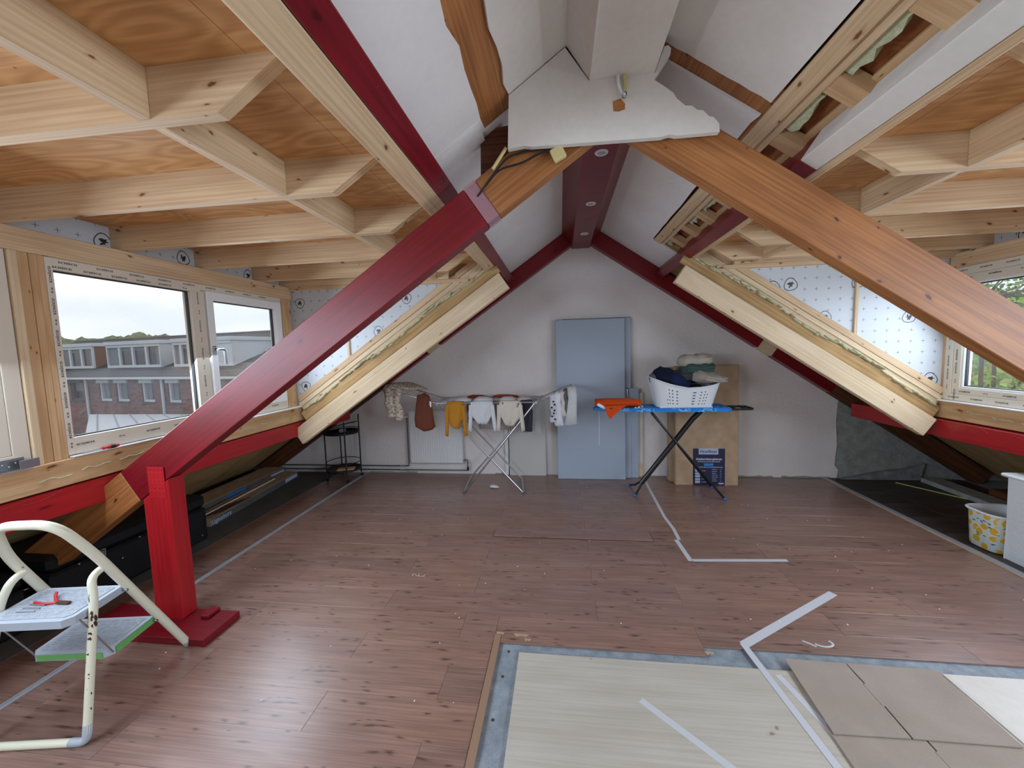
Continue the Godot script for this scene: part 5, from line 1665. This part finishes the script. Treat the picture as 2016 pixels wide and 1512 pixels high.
	for a in spec:
		var o := thing(a[0], a[1], "clothing", Vector3(1.325, y + 0.028, -4.5) + a[2], gi)
		st = mb()
		var v: Vector3 = a[3]
		var rr := []
		for k in 9:
			var f := -1.0 + k * 0.25
			var e := pow(maxf(0.0, 1.0 - pow(absf(f), 4.0)), 0.5)
			rr.append([Vector3(v.x * f, 0.008 * sin(k * 1.9 + a[5]), 0), Vector3(0, 0, maxf(0.02, v.z * (0.55 + 0.45 * e))), Vector3(0, maxf(0.012, v.y * (0.45 + 0.55 * e)), 0)])
		loft(st, rr, 26, 0.016, 5.0, a[5])
		obj("cloth", st, cloth(a[4]), o)
		o.rotation = a[6]
		if a[0] == "folded_shirt":
			st = mb()
			for q in 2:
				tube(st, [Vector3(-v.x * 0.8, v.y * (0.35 - 0.6 * q), v.z * 0.93), Vector3(0, v.y * (0.2 - 0.6 * q), v.z * 1.02), Vector3(v.x * 0.8, v.y * (0.4 - 0.6 * q), v.z * 0.92)], 0.008, 6)
			obj("fold_edge", st, cloth(a[4].lightened(0.05)), o)
	var oc := thing("orange_garment", "bright orange garment with white print on the ironing board's tip", "clothing", Vector3(0.63, y + 0.045, -4.47), "")
	var om := cloth(rgb(214, 78, 26))
	st = mb()
	loft(st, [[Vector3(-0.25, 0.035, 0), Vector3(0, 0, 0.05), Vector3(0, 0.02, 0)], [Vector3(-0.15, 0.03, 0.0), Vector3(0, 0, 0.10), Vector3(0, 0.03, 0)], [Vector3(0.0, 0.032, 0.0), Vector3(0, 0, 0.11), Vector3(0, 0.03, 0)], [Vector3(0.15, 0.035, 0.0), Vector3(0, 0, 0.10), Vector3(0, 0.03, 0)], [Vector3(0.25, 0.015, 0.0), Vector3(0, 0, 0.06), Vector3(0, 0.02, 0)]], 24, 0.014, 6.0, 61)
	obj("body", st, om, oc)
	st = mb()
	prism(st, PackedVector2Array([Vector2(-0.16, 0.01), Vector2(0.08, 0.02), Vector2(-0.02, -0.05), Vector2(-0.10, -0.135), Vector2(-0.13, -0.09)]), Vector3(0, 0, 0.125), Vector3.RIGHT, Vector3.UP, Vector3(0, 0, 0.012))
	obj("hanging_corner", st, om, oc)
	st = mb()
	box(st, Vector3(-0.19, 0.005, 0.105), Vector3(0.1, 0.035, 0.02), 0.008, Basis(Vector3.BACK, -0.5))
	box(st, Vector3(0.21, -0.012, 0.09), Vector3(0.09, 0.022, 0.03), 0.008, Basis(Vector3.BACK, 0.2))
	obj("white_print", st, M.white, oc)
	st = mb()
	for p in [Vector3(0.19, -0.006, 0.108), Vector3(0.23, -0.004, 0.108), Vector3(-0.09, -0.015, 0.14), Vector3(0.12, -0.015, 0.11)]:
		box(st, p, Vector3(0.022, 0.014, 0.004), 0.004)
	obj("dark_print", st, M.ink, oc)


func basket_top(x: float) -> float:
	return 0.215 + 0.42 * x * x + (0.055 if x < 0 else 0.0) * absf(x) / 0.35


func basket_wall() -> ArrayMesh:
	# a grid wrapped round the basket; cells of the hole field get an octagonal opening
	var st := mb()
	st.set_smooth_group(-1)
	var nu := 132
	var nv := 14
	var at := func(u: float, v: float) -> Vector3:
		var a := TAU * u / nu
		var c := signf(cos(a)) * pow(absf(cos(a)), 0.42)
		var s := signf(sin(a)) * pow(absf(sin(a)), 0.42)
		var f := v / nv
		var x := (0.285 + 0.065 * f) * c
		return Vector3(x, 0.004 + f * basket_top((0.285 + 0.065) * c), (0.165 + 0.065 * f) * s)
	for i in nu:
		for j in nv:
			var p: Vector3 = at.call(i + 0.5, j + 0.5)
			var hole := false
			var size := 0.0
			var ax := absf(p.x)
			if absf(p.z) > 0.14 and j >= 2 and j <= 11 and j % 2 == 0 and i % 2 == 0 and ax > 0.03 and ax < 0.20:
				hole = true
				size = 0.34 + 0.9 * ax
			var grip := absf(p.z) > 0.15 and ax < 0.06 and j == 12
			if grip:
				continue
			if not hole:
				quad(st, at.call(i, j), at.call(i + 1, j), at.call(i + 1, j + 1), at.call(i, j + 1), Vector3(p.x, 0, p.z))
			else:
				var cor := [Vector2(0, 0), Vector2(1, 0), Vector2(1, 1), Vector2(0, 1)]
				var oc := []
				for k in 8:
					var a := -PI + PI / 8 - PI / 8 + TAU * k / 8.0 - PI / 4.0 + PI / 4.0
					oc.append(Vector2(0.5 + cos(a) * size * 0.8, 0.5 + sin(a) * size * 0.8))
				# octagon starts at the left (-1, 0) and turns towards (0, -1)
				var ring_ := [Vector2(0, 0.5), Vector2(0, 0), Vector2(0.5, 0), Vector2(1, 0), Vector2(1, 0.5), Vector2(1, 1), Vector2(0.5, 1), Vector2(0, 1)]
				for k in 8:
					var n := (k + 1) % 8
					var A: Vector3 = at.call(i + ring_[k].x, j + ring_[k].y)
					var B: Vector3 = at.call(i + ring_[n].x, j + ring_[n].y)
					var C: Vector3 = at.call(i + oc[n].x, j + oc[n].y)
					var D: Vector3 = at.call(i + oc[k].x, j + oc[k].y)
					quad(st, A, B, C, D, Vector3(p.x, 0, p.z))
	st.generate_normals()
	return st.commit()


# ---------------------------------------------------------------- step ladder
func ladder() -> void:
	var l := thing("step_ladder", "cream folding step ladder with chipped paint and two grey steps", "step ladder", Vector3(-2.084, 0.0, -1.325))
	var u := Vector3(-cos(0.155), 0, sin(0.155))
	var v := Vector3(-0.199, 0, -0.98)
	var at := func(a: float, y: float, b: float) -> Vector3: return u * a + v * b + Vector3(0, y, 0)
	# tall back frame
	rod("tall_frame", bent([at.call(0.0, 0.012, 0.588), at.call(0.02, 0.80, 0.145), at.call(0.06, 0.985, 0.04), at.call(0.31, 0.985, 0.04), at.call(0.40, 0.80, 0.145), at.call(0.46, 0.012, 0.588)], 0.09, 6), 0.0195, M.cream, l, 12)
	# front frame with its floor bar
	rod("front_frame", bent([at.call(0.035, 0.70, 0.185), at.call(0.035, 0.69, 0.135), at.call(0.012, 0.6, 0.115), at.call(0.0, 0.014, 0.0), at.call(0.47, 0.014, 0.0), at.call(0.42, 0.6, 0.115), at.call(0.385, 0.69, 0.135), at.call(0.385, 0.70, 0.185)], 0.035, 5), 0.016, M.cream, l, 12)
	for a in [[0.0, 0.588], [0.46, 0.588]]:
		rod("rubber_foot", [at.call(a[0], 0.001, a[1] + 0.006), at.call(a[0], 0.035, a[1] - 0.013)], 0.0195, M.plastic_pale, l, 12)
	rod("corner_foot", bent([at.call(0.002, 0.085, 0.014), at.call(0.0, 0.015, 0.0), at.call(0.07, 0.015, 0.0)], 0.03), 0.0165, M.plastic_pale, l, 12)
	# steps
	for s in [[0.565, 0.015, 0.275, M.plastic_pale, "upper_step"], [0.30, 0.17, 0.42, M.plastic_grey, "lower_step"]]:
		var y: float = s[0]
		var st := mb()
		var poly := PackedVector2Array([Vector2(0.06, s[1]), Vector2(0.37, s[1]), Vector2(0.40, s[1] + 0.03), Vector2(0.405, s[2]), Vector2(0.025, s[2]), Vector2(0.03, s[1] + 0.03)])
		prism(st, poly, Vector3(0, y - 0.035, 0), u, v, Vector3(0, 0.035, 0))
		var step := obj(s[4], st, M.plastic_pale, l)
		st = mb()
		prism(st, Geometry2D.offset_polygon(poly, -0.022)[0], Vector3(0, y, 0), u, v, Vector3(0, 0.003, 0))
		obj("tread", st, M.plastic_grey, step)
		st = mb()
		for k in 14:
			var f: float = lerpf(s[1] + 0.05, s[2] - 0.03, k / 13.0)
			tube(st, [at.call(0.07, y + 0.0035, f), at.call(0.36, y + 0.0035, f)], 0.0022, 4)
		obj("grip_ribs", st, M.plastic_grey, step)
		rod("axle", [at.call(0.0, y - 0.02, s[2] - 0.01), at.call(0.43, y - 0.02, s[2] - 0.01)], 0.006, M.steel_dull, step, 6)
	var st2 := mb()
	quad(st2, at.call(0.0255, 0.266, 0.2), at.call(0.0255, 0.30, 0.2), at.call(0.0215, 0.30, 0.415), at.call(0.0215, 0.266, 0.415), -u)
	prism(st2, PackedVector2Array([Vector2(0.06, 0.0), Vector2(0.36, 0.0), Vector2(0.36, -0.03), Vector2(0.2, -0.026), Vector2(0.06, -0.034)]), at.call(0.0, 0.297, 0.168), u, Vector3.UP, -v * 0.001)
	obj("green_tape", st2, M.green_tape, l)
	for a in [0.03, 0.39]:
		rod("link_bar", [at.call(a, 0.54, 0.06), at.call(a, 0.28, 0.19)], 0.0035, M.steel, l, 6)
	# chips in the paint of the near front leg, and rivets
	var rg := RandomNumberGenerator.new()
	rg.seed = 2
	for k in 26:
		var f := pow(rg.randf(), 0.8)
		var y := 0.08 + 0.54 * f
		var p: Vector3 = at.call(0.012 * f, y, 0.115 * y / 0.6)
		var big := 0.5 + 1.3 * f * rg.randf()
		var ang := rg.randf_range(-0.9, 1.5)
		var nrm := (Vector3(0.1, 0, 1).rotated(Vector3.UP, ang)).normalized()
		st2 = mb()
		var poly := PackedVector2Array()
		for j in 7:
			var r := rg.randf_range(0.005, 0.011) * big
			poly.append(Vector2(cos(TAU * j / 7) * r * 0.6, sin(TAU * j / 7) * r * 1.3))
		var side := Vector3.UP.cross(nrm).normalized()
		prism(st2, poly, p + nrm * 0.0153, side, Vector3.UP, nrm * 0.0012)
		obj("paint_chip", st2, M.rust, l)
	for p in [at.call(0.02, 0.724, 0.187), at.call(0.40, 0.724, 0.187), at.call(0.02, 0.3, 0.424), at.call(0.42, 0.78, 0.155)]:
		st2 = mb()
		box(st2, p + Vector3(0.004, 0.0, 0.0), Vector3(0.034, 0.008, 0.008), 0.003)
		obj("rivet", st2, M.steel_dull, l)
	# pliers on the upper step
	var pz := thing("pliers", "pliers with red handles lying on the ladder's upper step", "pliers", Vector3(-2.084, 0.0, -1.325) + at.call(0.2, 0.574, 0.14))
	rod("handle", bent([Vector3(0.0, 0, 0.0), Vector3(-0.05, 0, 0.02), Vector3(-0.11, 0.0, 0.01)], 0.03), 0.006, M.red_plastic, pz, 8)
	rod("handle", bent([Vector3(0.0, 0, 0.0), Vector3(-0.045, 0.004, -0.02), Vector3(-0.08, 0.01, -0.05)], 0.03), 0.006, M.red_plastic, pz, 8)
	st2 = mb()
	box(st2, Vector3(0.03, 0, 0), Vector3(0.07, 0.012, 0.022), 0.005)
	obj("jaws", st2, M.rust, pz)
	for k in 3:
		var w := thing("drill_bit", ["steel bit beside the pliers on the upper step", "middle steel bit on the upper step", "steel bit nearest the front of the upper step"][k], "drill bit", Vector3(-2.084, 0.0, -1.325) + at.call(0.28, 0.572, 0.13 - 0.02 * k), "bits on the upper step")
		rod("shank", [Vector3(-0.04, 0, 0.006 * k), Vector3(0.04, 0, 0)], 0.0028, M.steel_dull, w, 6)


# ---------------------------------------------------------------- right edge
func lemon_tex() -> ImageTexture:
	var im := Image.create(256, 128, false, Image.FORMAT_RGB8)
	im.fill(rgb(206, 220, 216))
	var rg := RandomNumberGenerator.new()
	rg.seed = 8
	var spots := []
	for k in 400:
		var c := Vector2(rg.randf_range(0, 256), rg.randf_range(4, 124))
		var ok := true
		for s in spots:
			if c.distance_to(s) < 25.0:
				ok = false
		if ok:
			spots.append(c)
	for c in spots:
		var a := rg.randf_range(8, 13)
		var b := rg.randf_range(8, 12)
		var poly := PackedVector2Array()
		var rim := PackedVector2Array()
		for j in 20:
			var q := Vector2(cos(TAU * j / 20) * a, sin(TAU * j / 20) * b)
			poly.append(c + q)
			rim.append(c + q * 1.18)
		poly_fill(im, rim, rgb(232, 226, 190))
		poly_fill(im, poly, rgb(222, 176, 62))
	for k in 60:
		var c := Vector2(rg.randf_range(0, 256), rg.randf_range(2, 124))
		var near := false
		for s in spots:
			if c.distance_to(s) < 13.0:
				near = true
		if near:
			continue
		var poly := PackedVector2Array()
		for q in [[-7, 0], [-2, -2.5], [6, -1], [2, 2.5]]:
			poly.append(c + Vector2(q[0], q[1]).rotated(rg.randf_range(-0.8, 0.8)))
		poly_fill(im, poly, rgb(64, 120, 150))
	return ImageTexture.create_from_image(im)


func right_things() -> void:
	var b := thing("lemon_tub", "small white tub with yellow lemon print beside the white hamper", "tub", Vector3(3.44, 0.001, -3.42))
	var lm := triplanar(std(Color.WHITE, 0.45), lemon_tex(), Vector3(1.6, 3.2, 1.6))
	var st := mb()
	lathe(st, [Vector2(0.0, 0.004), Vector2(0.15, 0.004), Vector2(0.158, 0.012), Vector2(0.175, 0.29)], 40, Vector3.ZERO, 1.0, 0.8, 0.55)
	obj("wall", st, lm, b)
	st = mb()
	lathe(st, [Vector2(0.174, 0.286), Vector2(0.19, 0.292), Vector2(0.193, 0.303), Vector2(0.186, 0.308), Vector2(0.17, 0.30), Vector2(0.152, 0.02), Vector2(0.0, 0.016)], 40, Vector3.ZERO, 1.0, 0.8, 0.55)
	obj("rim", st, M.white_plastic, b)
	# hamper with a woven relief, hand slot and lid
	var h := thing("laundry_hamper", "tall white plastic laundry hamper with hand slot at the right edge", "hamper", Vector3(3.50, 0.001, -3.00))
	var hx := 0.215
	var hz := 0.275
	var top := 0.63
	var wallm := func(s: float, y: float) -> float: return 1.0 - 0.10 * (1.0 - y / top)
	# the side towards the room, with its slot left open
	st = mb()
	var o := Vector3(-hx * 0.9, 0, 0)
	var lean := Vector3(-hx * 0.1, top, 0)
	var up := lean.normalized()
	var ln := lean.length()
	for a in [[-0.26, 0.26, 0.0, 0.80], [-0.26, -0.085, 0.80, 0.87], [0.085, 0.26, 0.80, 0.87], [-0.26, 0.26, 0.87, 1.0]]:
		prism(st, PackedVector2Array([Vector2(a[0], a[2] * ln), Vector2(a[1], a[2] * ln), Vector2(a[1], a[3] * ln), Vector2(a[0], a[3] * ln)]), o, Vector3(0, 0, 1), up, Vector3(0.006, 0, 0))
	obj("room_side", st, M.white_plastic, h)
	st = mb()
	for k in 20:
		for j in 17:
			var f := 0.08 + 0.036 * k
			var zz := -0.232 + 0.029 * j + (0.0145 if k % 2 else 0.0)
			box(st, o + up * (f * ln) + Vector3(-0.001, 0, zz), Vector3(0.004, 0.012, 0.022), 0.002)
	obj("weave", st, M.white_plastic, h)
	st = mb()
	span(st, Vector3(-hx * 0.95, 0.0, -0.262), Vector3(hx, top, -0.252), 0.002)
	span(st, Vector3(-hx * 0.95, 0.0, 0.252), Vector3(hx, top, 0.262), 0.002)
	span(st, Vector3(hx - 0.01, 0.0, -0.252), Vector3(hx, top, 0.252), 0.002)
	span(st, Vector3(-hx * 0.9, 0.0, -0.252), Vector3(hx - 0.01, 0.008, 0.252), 0.002)
	obj("shell", st, M.white_plastic, h)
	st = mb()
	box(st, Vector3(0.0, top + 0.012, 0), Vector3(hx * 2 + 0.05, 0.026, hz * 2 + 0.04), 0.01)
	obj("lid", st, M.white_plastic, h)


# ---------------------------------------------------------------- outside
func outside() -> void:
	var A := Vector3(-24, 0, -16.35)
	var D := Vector3(0.98168, 0, 0.19056)
	var N := Vector3(-0.19056, 0, 0.98168)
	var bs := Basis(D, Vector3.UP, N)      # local x along the facade, z towards the viewer
	var brick := triplanar(std(Color.WHITE, 0.9, 0, 0.2), brick_tex(), Vector3(0.5, 0.5, 0.5))
	var tile := std(rgb(68, 68, 74), 0.8)
	var tile2 := std(rgb(84, 77, 76), 0.8)
	var white := std(rgb(182, 188, 196), 0.6)
	var dark := std(rgb(40, 46, 54), 0.25)
	var curtain := std(rgb(104, 112, 122), 0.6)
	var blue_grey := std(rgb(58, 66, 78), 0.6)
	var cedar := std(rgb(108, 66, 36), 0.8)
	var houses := [[-8.0, 1.5, [[0.08, 1.06, "dark"]], [-2.1, 1.55], "terraced house left of the downpipe with brown dormer cheek"], [1.5, 6.9, [[2.33, 3.21, "white"], [3.6, 4.48, "white"], [5.39, 6.22, "white"]], [2.62, 6.40], "terraced house in the middle with a four-pane white dormer"], [6.9, 16.0, [[7.13, 7.92, "white"], [9.2, 10.0, "white"]], [7.25, 10.75], "terraced house on the right end with plain white dormer cheek"]]
	for hs in houses:
		var h := thing("terraced_house", hs[4], "house", A, "terraced houses across the gardens")
		h.basis = bs
		var s0: float = hs[0]
		var s1: float = hs[1]
		# wall with real window openings
		var st := mb()
		var edges := [s0]
		for w in hs[2]:
			edges.append(w[0])
			edges.append(w[1])
		edges.append(s1)
		for k in range(0, edges.size() - 1):
			if k % 2 == 0:
				span(st, Vector3(edges[k], -5.0, -0.3), Vector3(edges[k + 1], 0.9, 0.0))
			else:
				span(st, Vector3(edges[k], -5.0, -0.3), Vector3(edges[k + 1], -0.2, 0.0))
				span(st, Vector3(edges[k], 0.87, -0.3), Vector3(edges[k + 1], 0.9, 0.0))
		obj("wall", st, brick, h)
		st = mb()
		span(st, Vector3(s0, -5.0, -7.5), Vector3(s1, 0.9, -0.31))
		obj("rooms", st, blue_grey, h)
		for w in hs[2]:
			var fr: Material = white if w[2] == "white" else blue_grey
			st = mb()
			var a: float = w[0]
			var b: float = w[1]
			span(st, Vector3(a, -0.2, -0.2), Vector3(b, -0.10, -0.05))
			span(st, Vector3(a, -0.10, -0.2), Vector3(a + 0.11, 0.87, -0.05))
			span(st, Vector3(b - 0.06, -0.10, -0.2), Vector3(b, 0.87, -0.05))
			span(st, Vector3(a - 0.02, 0.66, -0.05), Vector3(b + 0.02, 0.88, 0.08))
			var win := obj("window", st, fr, h)
			st = mb()
			span(st, Vector3(a + 0.11, -0.10, -0.16), Vector3(b - 0.06, 0.66, -0.15))
			obj("pane", st, dark, win)
			st = mb()
			span(st, Vector3(a + 0.13, -0.08 if w[2] == "white" else 0.25, -0.149), Vector3(lerpf(a, b, 0.55 if w[2] == "white" else 0.93), 0.66, -0.145))
			obj("blind", st, curtain, win)
			st = mb()
			span(st, Vector3(a - 0.03, -0.26, -0.1), Vector3(b + 0.03, -0.2, 0.05))
			obj("window_sill", st, tile, win)
		# tiled roof in lapped courses
		st = mb()
		var rows := 17
		for k in rows:
			var f0 := float(k) / rows
			var f1 := float(k + 1) / rows
			var p0 := Vector3(s0, lerpf(0.86, 2.96, f0) + 0.05, lerpf(0.3, -4.0, f0))
			var p1 := Vector3(s0, lerpf(0.86, 2.96, f1), lerpf(0.3, -4.0, f1) - 0.05)
			var e := Vector3(s1 - s0, 0, 0)
			quad(st, p0, p0 + e, p1 + e, p1, Vector3(0, 1, 1))
			quad(st, p0, p0 + e, p0 + e - Vector3(0, 0.07, 0), p0 - Vector3(0, 0.07, 0), Vector3(0, 0, 1))
		span(st, Vector3(s0, 2.9, -4.15), Vector3(s1, 3.03, -3.9), 0.04)
		quad(st, Vector3(s0, 2.9, -4.1), Vector3(s1, 2.9, -4.1), Vector3(s1, 0.8, -8.2), Vector3(s0, 0.8, -8.2), Vector3(0, 1, -1))
		obj("roof_tiles", st, tile if s0 < 6.0 else tile2, h).set_meta("kind", "stuff")
		st = mb()
		span(st, Vector3(s0, 0.84, 0.2), Vector3(s1, 0.93, 0.34), 0.01)
		obj("gutter", st, white, h)
		# dormer
		var d0: float = hs[3][0]
		var d1: float = hs[3][1]
		st = mb()
		prism(st, PackedVector2Array([Vector2(-0.35, 1.36), Vector2(-0.35, 2.46), Vector2(-3.2, 2.62), Vector2(-3.2, 2.4)]), Vector3(d0, 0, 0), Vector3(0, 0, 1), Vector3.UP, Vector3(d1 - d0, 0, 0))
		var dm := obj("dormer", st, white if s0 > -5.0 else cedar, h)
		st = mb()
		span(st, Vector3(d0 - 0.06, 2.40, -3.0), Vector3(d1 + 0.06, 2.56, -0.22), 0.01)
		obj("fascia", st, white, dm)
		st = mb()
		span(st, Vector3(d0, 1.34, -0.36), Vector3(d1, 1.46, -0.26), 0.01)
		for k in 5:
			var x := lerpf(d0, d1 if s0 < 6.0 else lerpf(d0, d1, 0.55), k / 4.0)
			span(st, Vector3(x - 0.07 if k > 0 else x, 1.46, -0.36), Vector3(x + 0.07 if k < 4 else x, 2.32, -0.27))
		span(st, Vector3(d0, 2.28, -0.36), Vector3(d1, 2.40, -0.26), 0.01)
		if s0 > 6.0:
			span(st, Vector3(lerpf(d0, d1, 0.56), 1.46, -0.36), Vector3(d1, 2.30, -0.3))
		obj("dormer_frame", st, white, dm)
		for k in 4:
			var xe := d1 if s0 < 6.0 else lerpf(d0, d1, 0.55)
			var xa := lerpf(d0, xe, k / 4.0) + 0.07
			var xb := lerpf(d0, xe, (k + 1) / 4.0) - 0.07
			st = mb()
			span(st, Vector3(xa, 1.46, -0.349), Vector3(xb, 2.28, -0.342))
			obj("dormer_pane", st, dark, dm)
			st = mb()
			if k == 0 or k == 3:
				span(st, Vector3(xa if k == 0 else lerpf(xa, xb, 0.6), 1.48, -0.341), Vector3(lerpf(xa, xb, 0.8) if k == 0 else xb, 2.27, -0.338))
			else:
				span(st, Vector3(xa, 2.12, -0.341), Vector3(xb, 2.27, -0.338))
			obj("dormer_curtain", st, curtain, dm)
		st = mb()
		span(st, Vector3(s1 - 0.06, -4.8, 0.01), Vector3(s1 + 0.05, 0.86, 0.12), 0.03)
		obj("downpipe", st, white, h)
	# white flat roof between the gardens
	var cp := thing("flat_roof_shed", "white sheet-roofed shed below the left window", "shed", Vector3(-14.0, 0, -11.5))
	var poly := PackedVector2Array([Vector2(-6.3, -2.9), Vector2(-0.5, -2.7), Vector2(7.0, 2.0), Vector2(4.5, 5.1)])
	var sh := mb()
	prism(sh, poly, Vector3(0, -0.66, 0), Vector3.RIGHT, Vector3(0, 0, 1), Vector3(0, 0.06, 0))
	obj("roof_sheet", sh, std(rgb(186, 192, 200), 0.6), cp)
	for k in 7:
		sh = mb()
		var f := (k + 0.5) / 7.0
		tube(sh, [Vector3(lerpf(-6.3, -0.5, f), -0.6, lerpf(-2.9, -2.7, f)), Vector3(lerpf(4.5, 7.0, f), -0.6, lerpf(5.1, 2.0, f))], 0.025, 5)
		obj("seam", sh, std(rgb(140, 146, 154), 0.6), cp)
	sh = mb()
	prism(sh, Geometry2D.offset_polygon(poly, -0.3)[0], Vector3(0, -5.4, 0), Vector3.RIGHT, Vector3(0, 0, 1), Vector3(0, 4.73, 0))
	obj("shed_wall", sh, blue_grey, cp)
	var gr := mb()
	span(gr, Vector3(-160, -5.6, -160), Vector3(160, -5.4, 160))
	var go := obj("ground", gr, std(rgb(70, 82, 56), 0.95), self)
	tag(go, "garden ground far below the attic windows", "ground", "", "structure")
	# line of distant treetops
	var rg := RandomNumberGenerator.new()
	rg.seed = 77
	var tl := mb()
	for k in 110:
		var z := -40.0 - k * 0.6 + rg.randf_range(-0.5, 0.5)
		var r := rg.randf_range(1.0, 2.2)
		blob(tl, Vector3(-88 + rg.randf_range(-4, 4), 6.1 + 1.1 * sin(k * 0.13) * 0.5 + rg.randf_range(-0.6, 0.4) - r + (0.7 if k > 40 and k < 62 else 0.0), z), r, k)
	var tlo := obj("tree_line", tl, std(rgb(104, 116, 80), 0.95), self)
	tag(tlo, "line of hazy green treetops behind the terraced houses", "trees", "", "stuff")
	# greenery beyond the right window
	var specs := [["leafy_tree", "tall light green tree filling the right window", Vector3(9.6, -5.4, -10.2), 4.4, 2.5, [rgb(150, 196, 92), rgb(188, 220, 122), rgb(228, 234, 176)], 9000, 1], ["leafy_shrub", "yellow-green shrub low in the right window", Vector3(8.3, -5.4, -8.7), 5.7, 0.65, [rgb(196, 224, 84), rgb(164, 204, 80)], 2400, 2], ["bare_twig_bush", "grey twiggy bush in the lower right of the right window", Vector3(7.6, -5.4, -8.2), 6.2, 0.55, [rgb(120, 140, 90)], 260, 3], ["leafy_tree", "darker green tree standing behind the light green one", Vector3(14.0, -5.4, -14.0), 5.0, 4.2, [rgb(140, 182, 98), rgb(176, 208, 118)], 8000, 4]]
	for a in specs:
		var t := thing(a[0], a[1], "tree", a[2])
		var hc: float = a[3] + 1.6
		rod("trunk", [Vector3.ZERO, Vector3(0.1, hc * 0.5, 0.05), Vector3(0.05, hc, 0)], 0.07 if a[4] > 1.0 else 0.03, std(rgb(84, 74, 64), 0.95), t, 8)
		rg.seed = a[7]
		var br := mb()
		for k in 40 if a[7] == 3 else 16:
			var dir := Vector3(rg.randf_range(-1, 1), rg.randf_range(-0.2, 1), rg.randf_range(-1, 1)).normalized()
			var s := Vector3(0.05, hc - 0.4 * a[4], 0)
			tube(br, [s, s + dir * a[4] * 0.5 + Vector3(0, 0.1, 0), s + dir * a[4] * 0.98], 0.012 if a[4] < 1.0 else 0.025, 5)
		obj("branches", br, std(rgb(128, 122, 112), 0.95), t)
		for c in a[5].size():
			var leaf := mb()
			leaf.set_smooth_group(-1)
			quad(leaf, Vector3(0, 0, 0), Vector3(0.5, 0.28, 0.08), Vector3(1, 0, 0), Vector3(0.5, -0.28, 0.08), Vector3(0, 0, 1))
			leaf.generate_normals()
			var mm := MultiMesh.new()
			mm.transform_format = MultiMesh.TRANSFORM_3D
			mm.mesh = leaf.commit()
			mm.instance_count = a[6] / a[5].size()
			for k in mm.instance_count:
				var p := Vector3(rg.randf_range(-1, 1), rg.randf_range(-1, 1), rg.randf_range(-1, 1))
				while p.length() > 1.0 or p.length() < 0.25:
					p = Vector3(rg.randf_range(-1, 1), rg.randf_range(-1, 1), rg.randf_range(-1, 1))
				var sz := rg.randf_range(0.12, 0.22) * (1.0 if a[4] > 1.0 else 0.7)
				mm.set_instance_transform(k, Transform3D(Basis.from_euler(Vector3(rg.randf() * TAU, rg.randf() * TAU, rg.randf() * TAU)) * Basis.from_scale(Vector3.ONE * sz), Vector3(0.05, hc, 0) + p * a[4] * Vector3(1, 0.85, 1)))
			var lm := std(a[5][c], 0.7)
			lm.backlight_enabled = true
			lm.backlight = a[5][c] * 0.5
			var mi := MultiMeshInstance3D.new()
			mi.name = "foliage"
			mi.multimesh = mm
			mi.material_override = lm
			mi.set_meta("kind", "stuff")
			t.add_child(mi, true)


func blob(st: SurfaceTool, c: Vector3, r: float, sd: int) -> void:
	st.set_smooth_group(-1)
	var n := 7
	for i in n:
		for j in 5:
			var q := []
			for e in [[i, j], [i + 1, j], [i + 1, j + 1], [i, j + 1]]:
				var a: float = TAU * e[0] / n
				var b: float = PI * e[1] / 5.0
				var rr := r * (1.0 + 0.22 * sin(a * 3.0 + sd) * sin(b * 2.0 + sd))
				q.append(c + Vector3(sin(b) * cos(a), cos(b), sin(b) * sin(a)) * rr)
			quad(st, q[0], q[1], q[2], q[3], q[0] + q[2] - c * 2.0)


func brick_tex() -> ImageTexture:
	var im := Image.create(256, 256, false, Image.FORMAT_RGB8)
	im.fill(rgb(112, 98, 96))
	var rg := RandomNumberGenerator.new()
	rg.seed = 19
	for j in 32:
		for i in 9:
			var x := i * 28 + (14 if j % 2 else 0)
			var t := rg.randf_range(-0.05, 0.05)
			for q in 27:
				for y in 7:
					im.set_pixel((x + q) % 252, j * 8 + y, Color(0.44 + t, 0.33 + t, 0.325 + t))
	return ImageTexture.create_from_image(im)
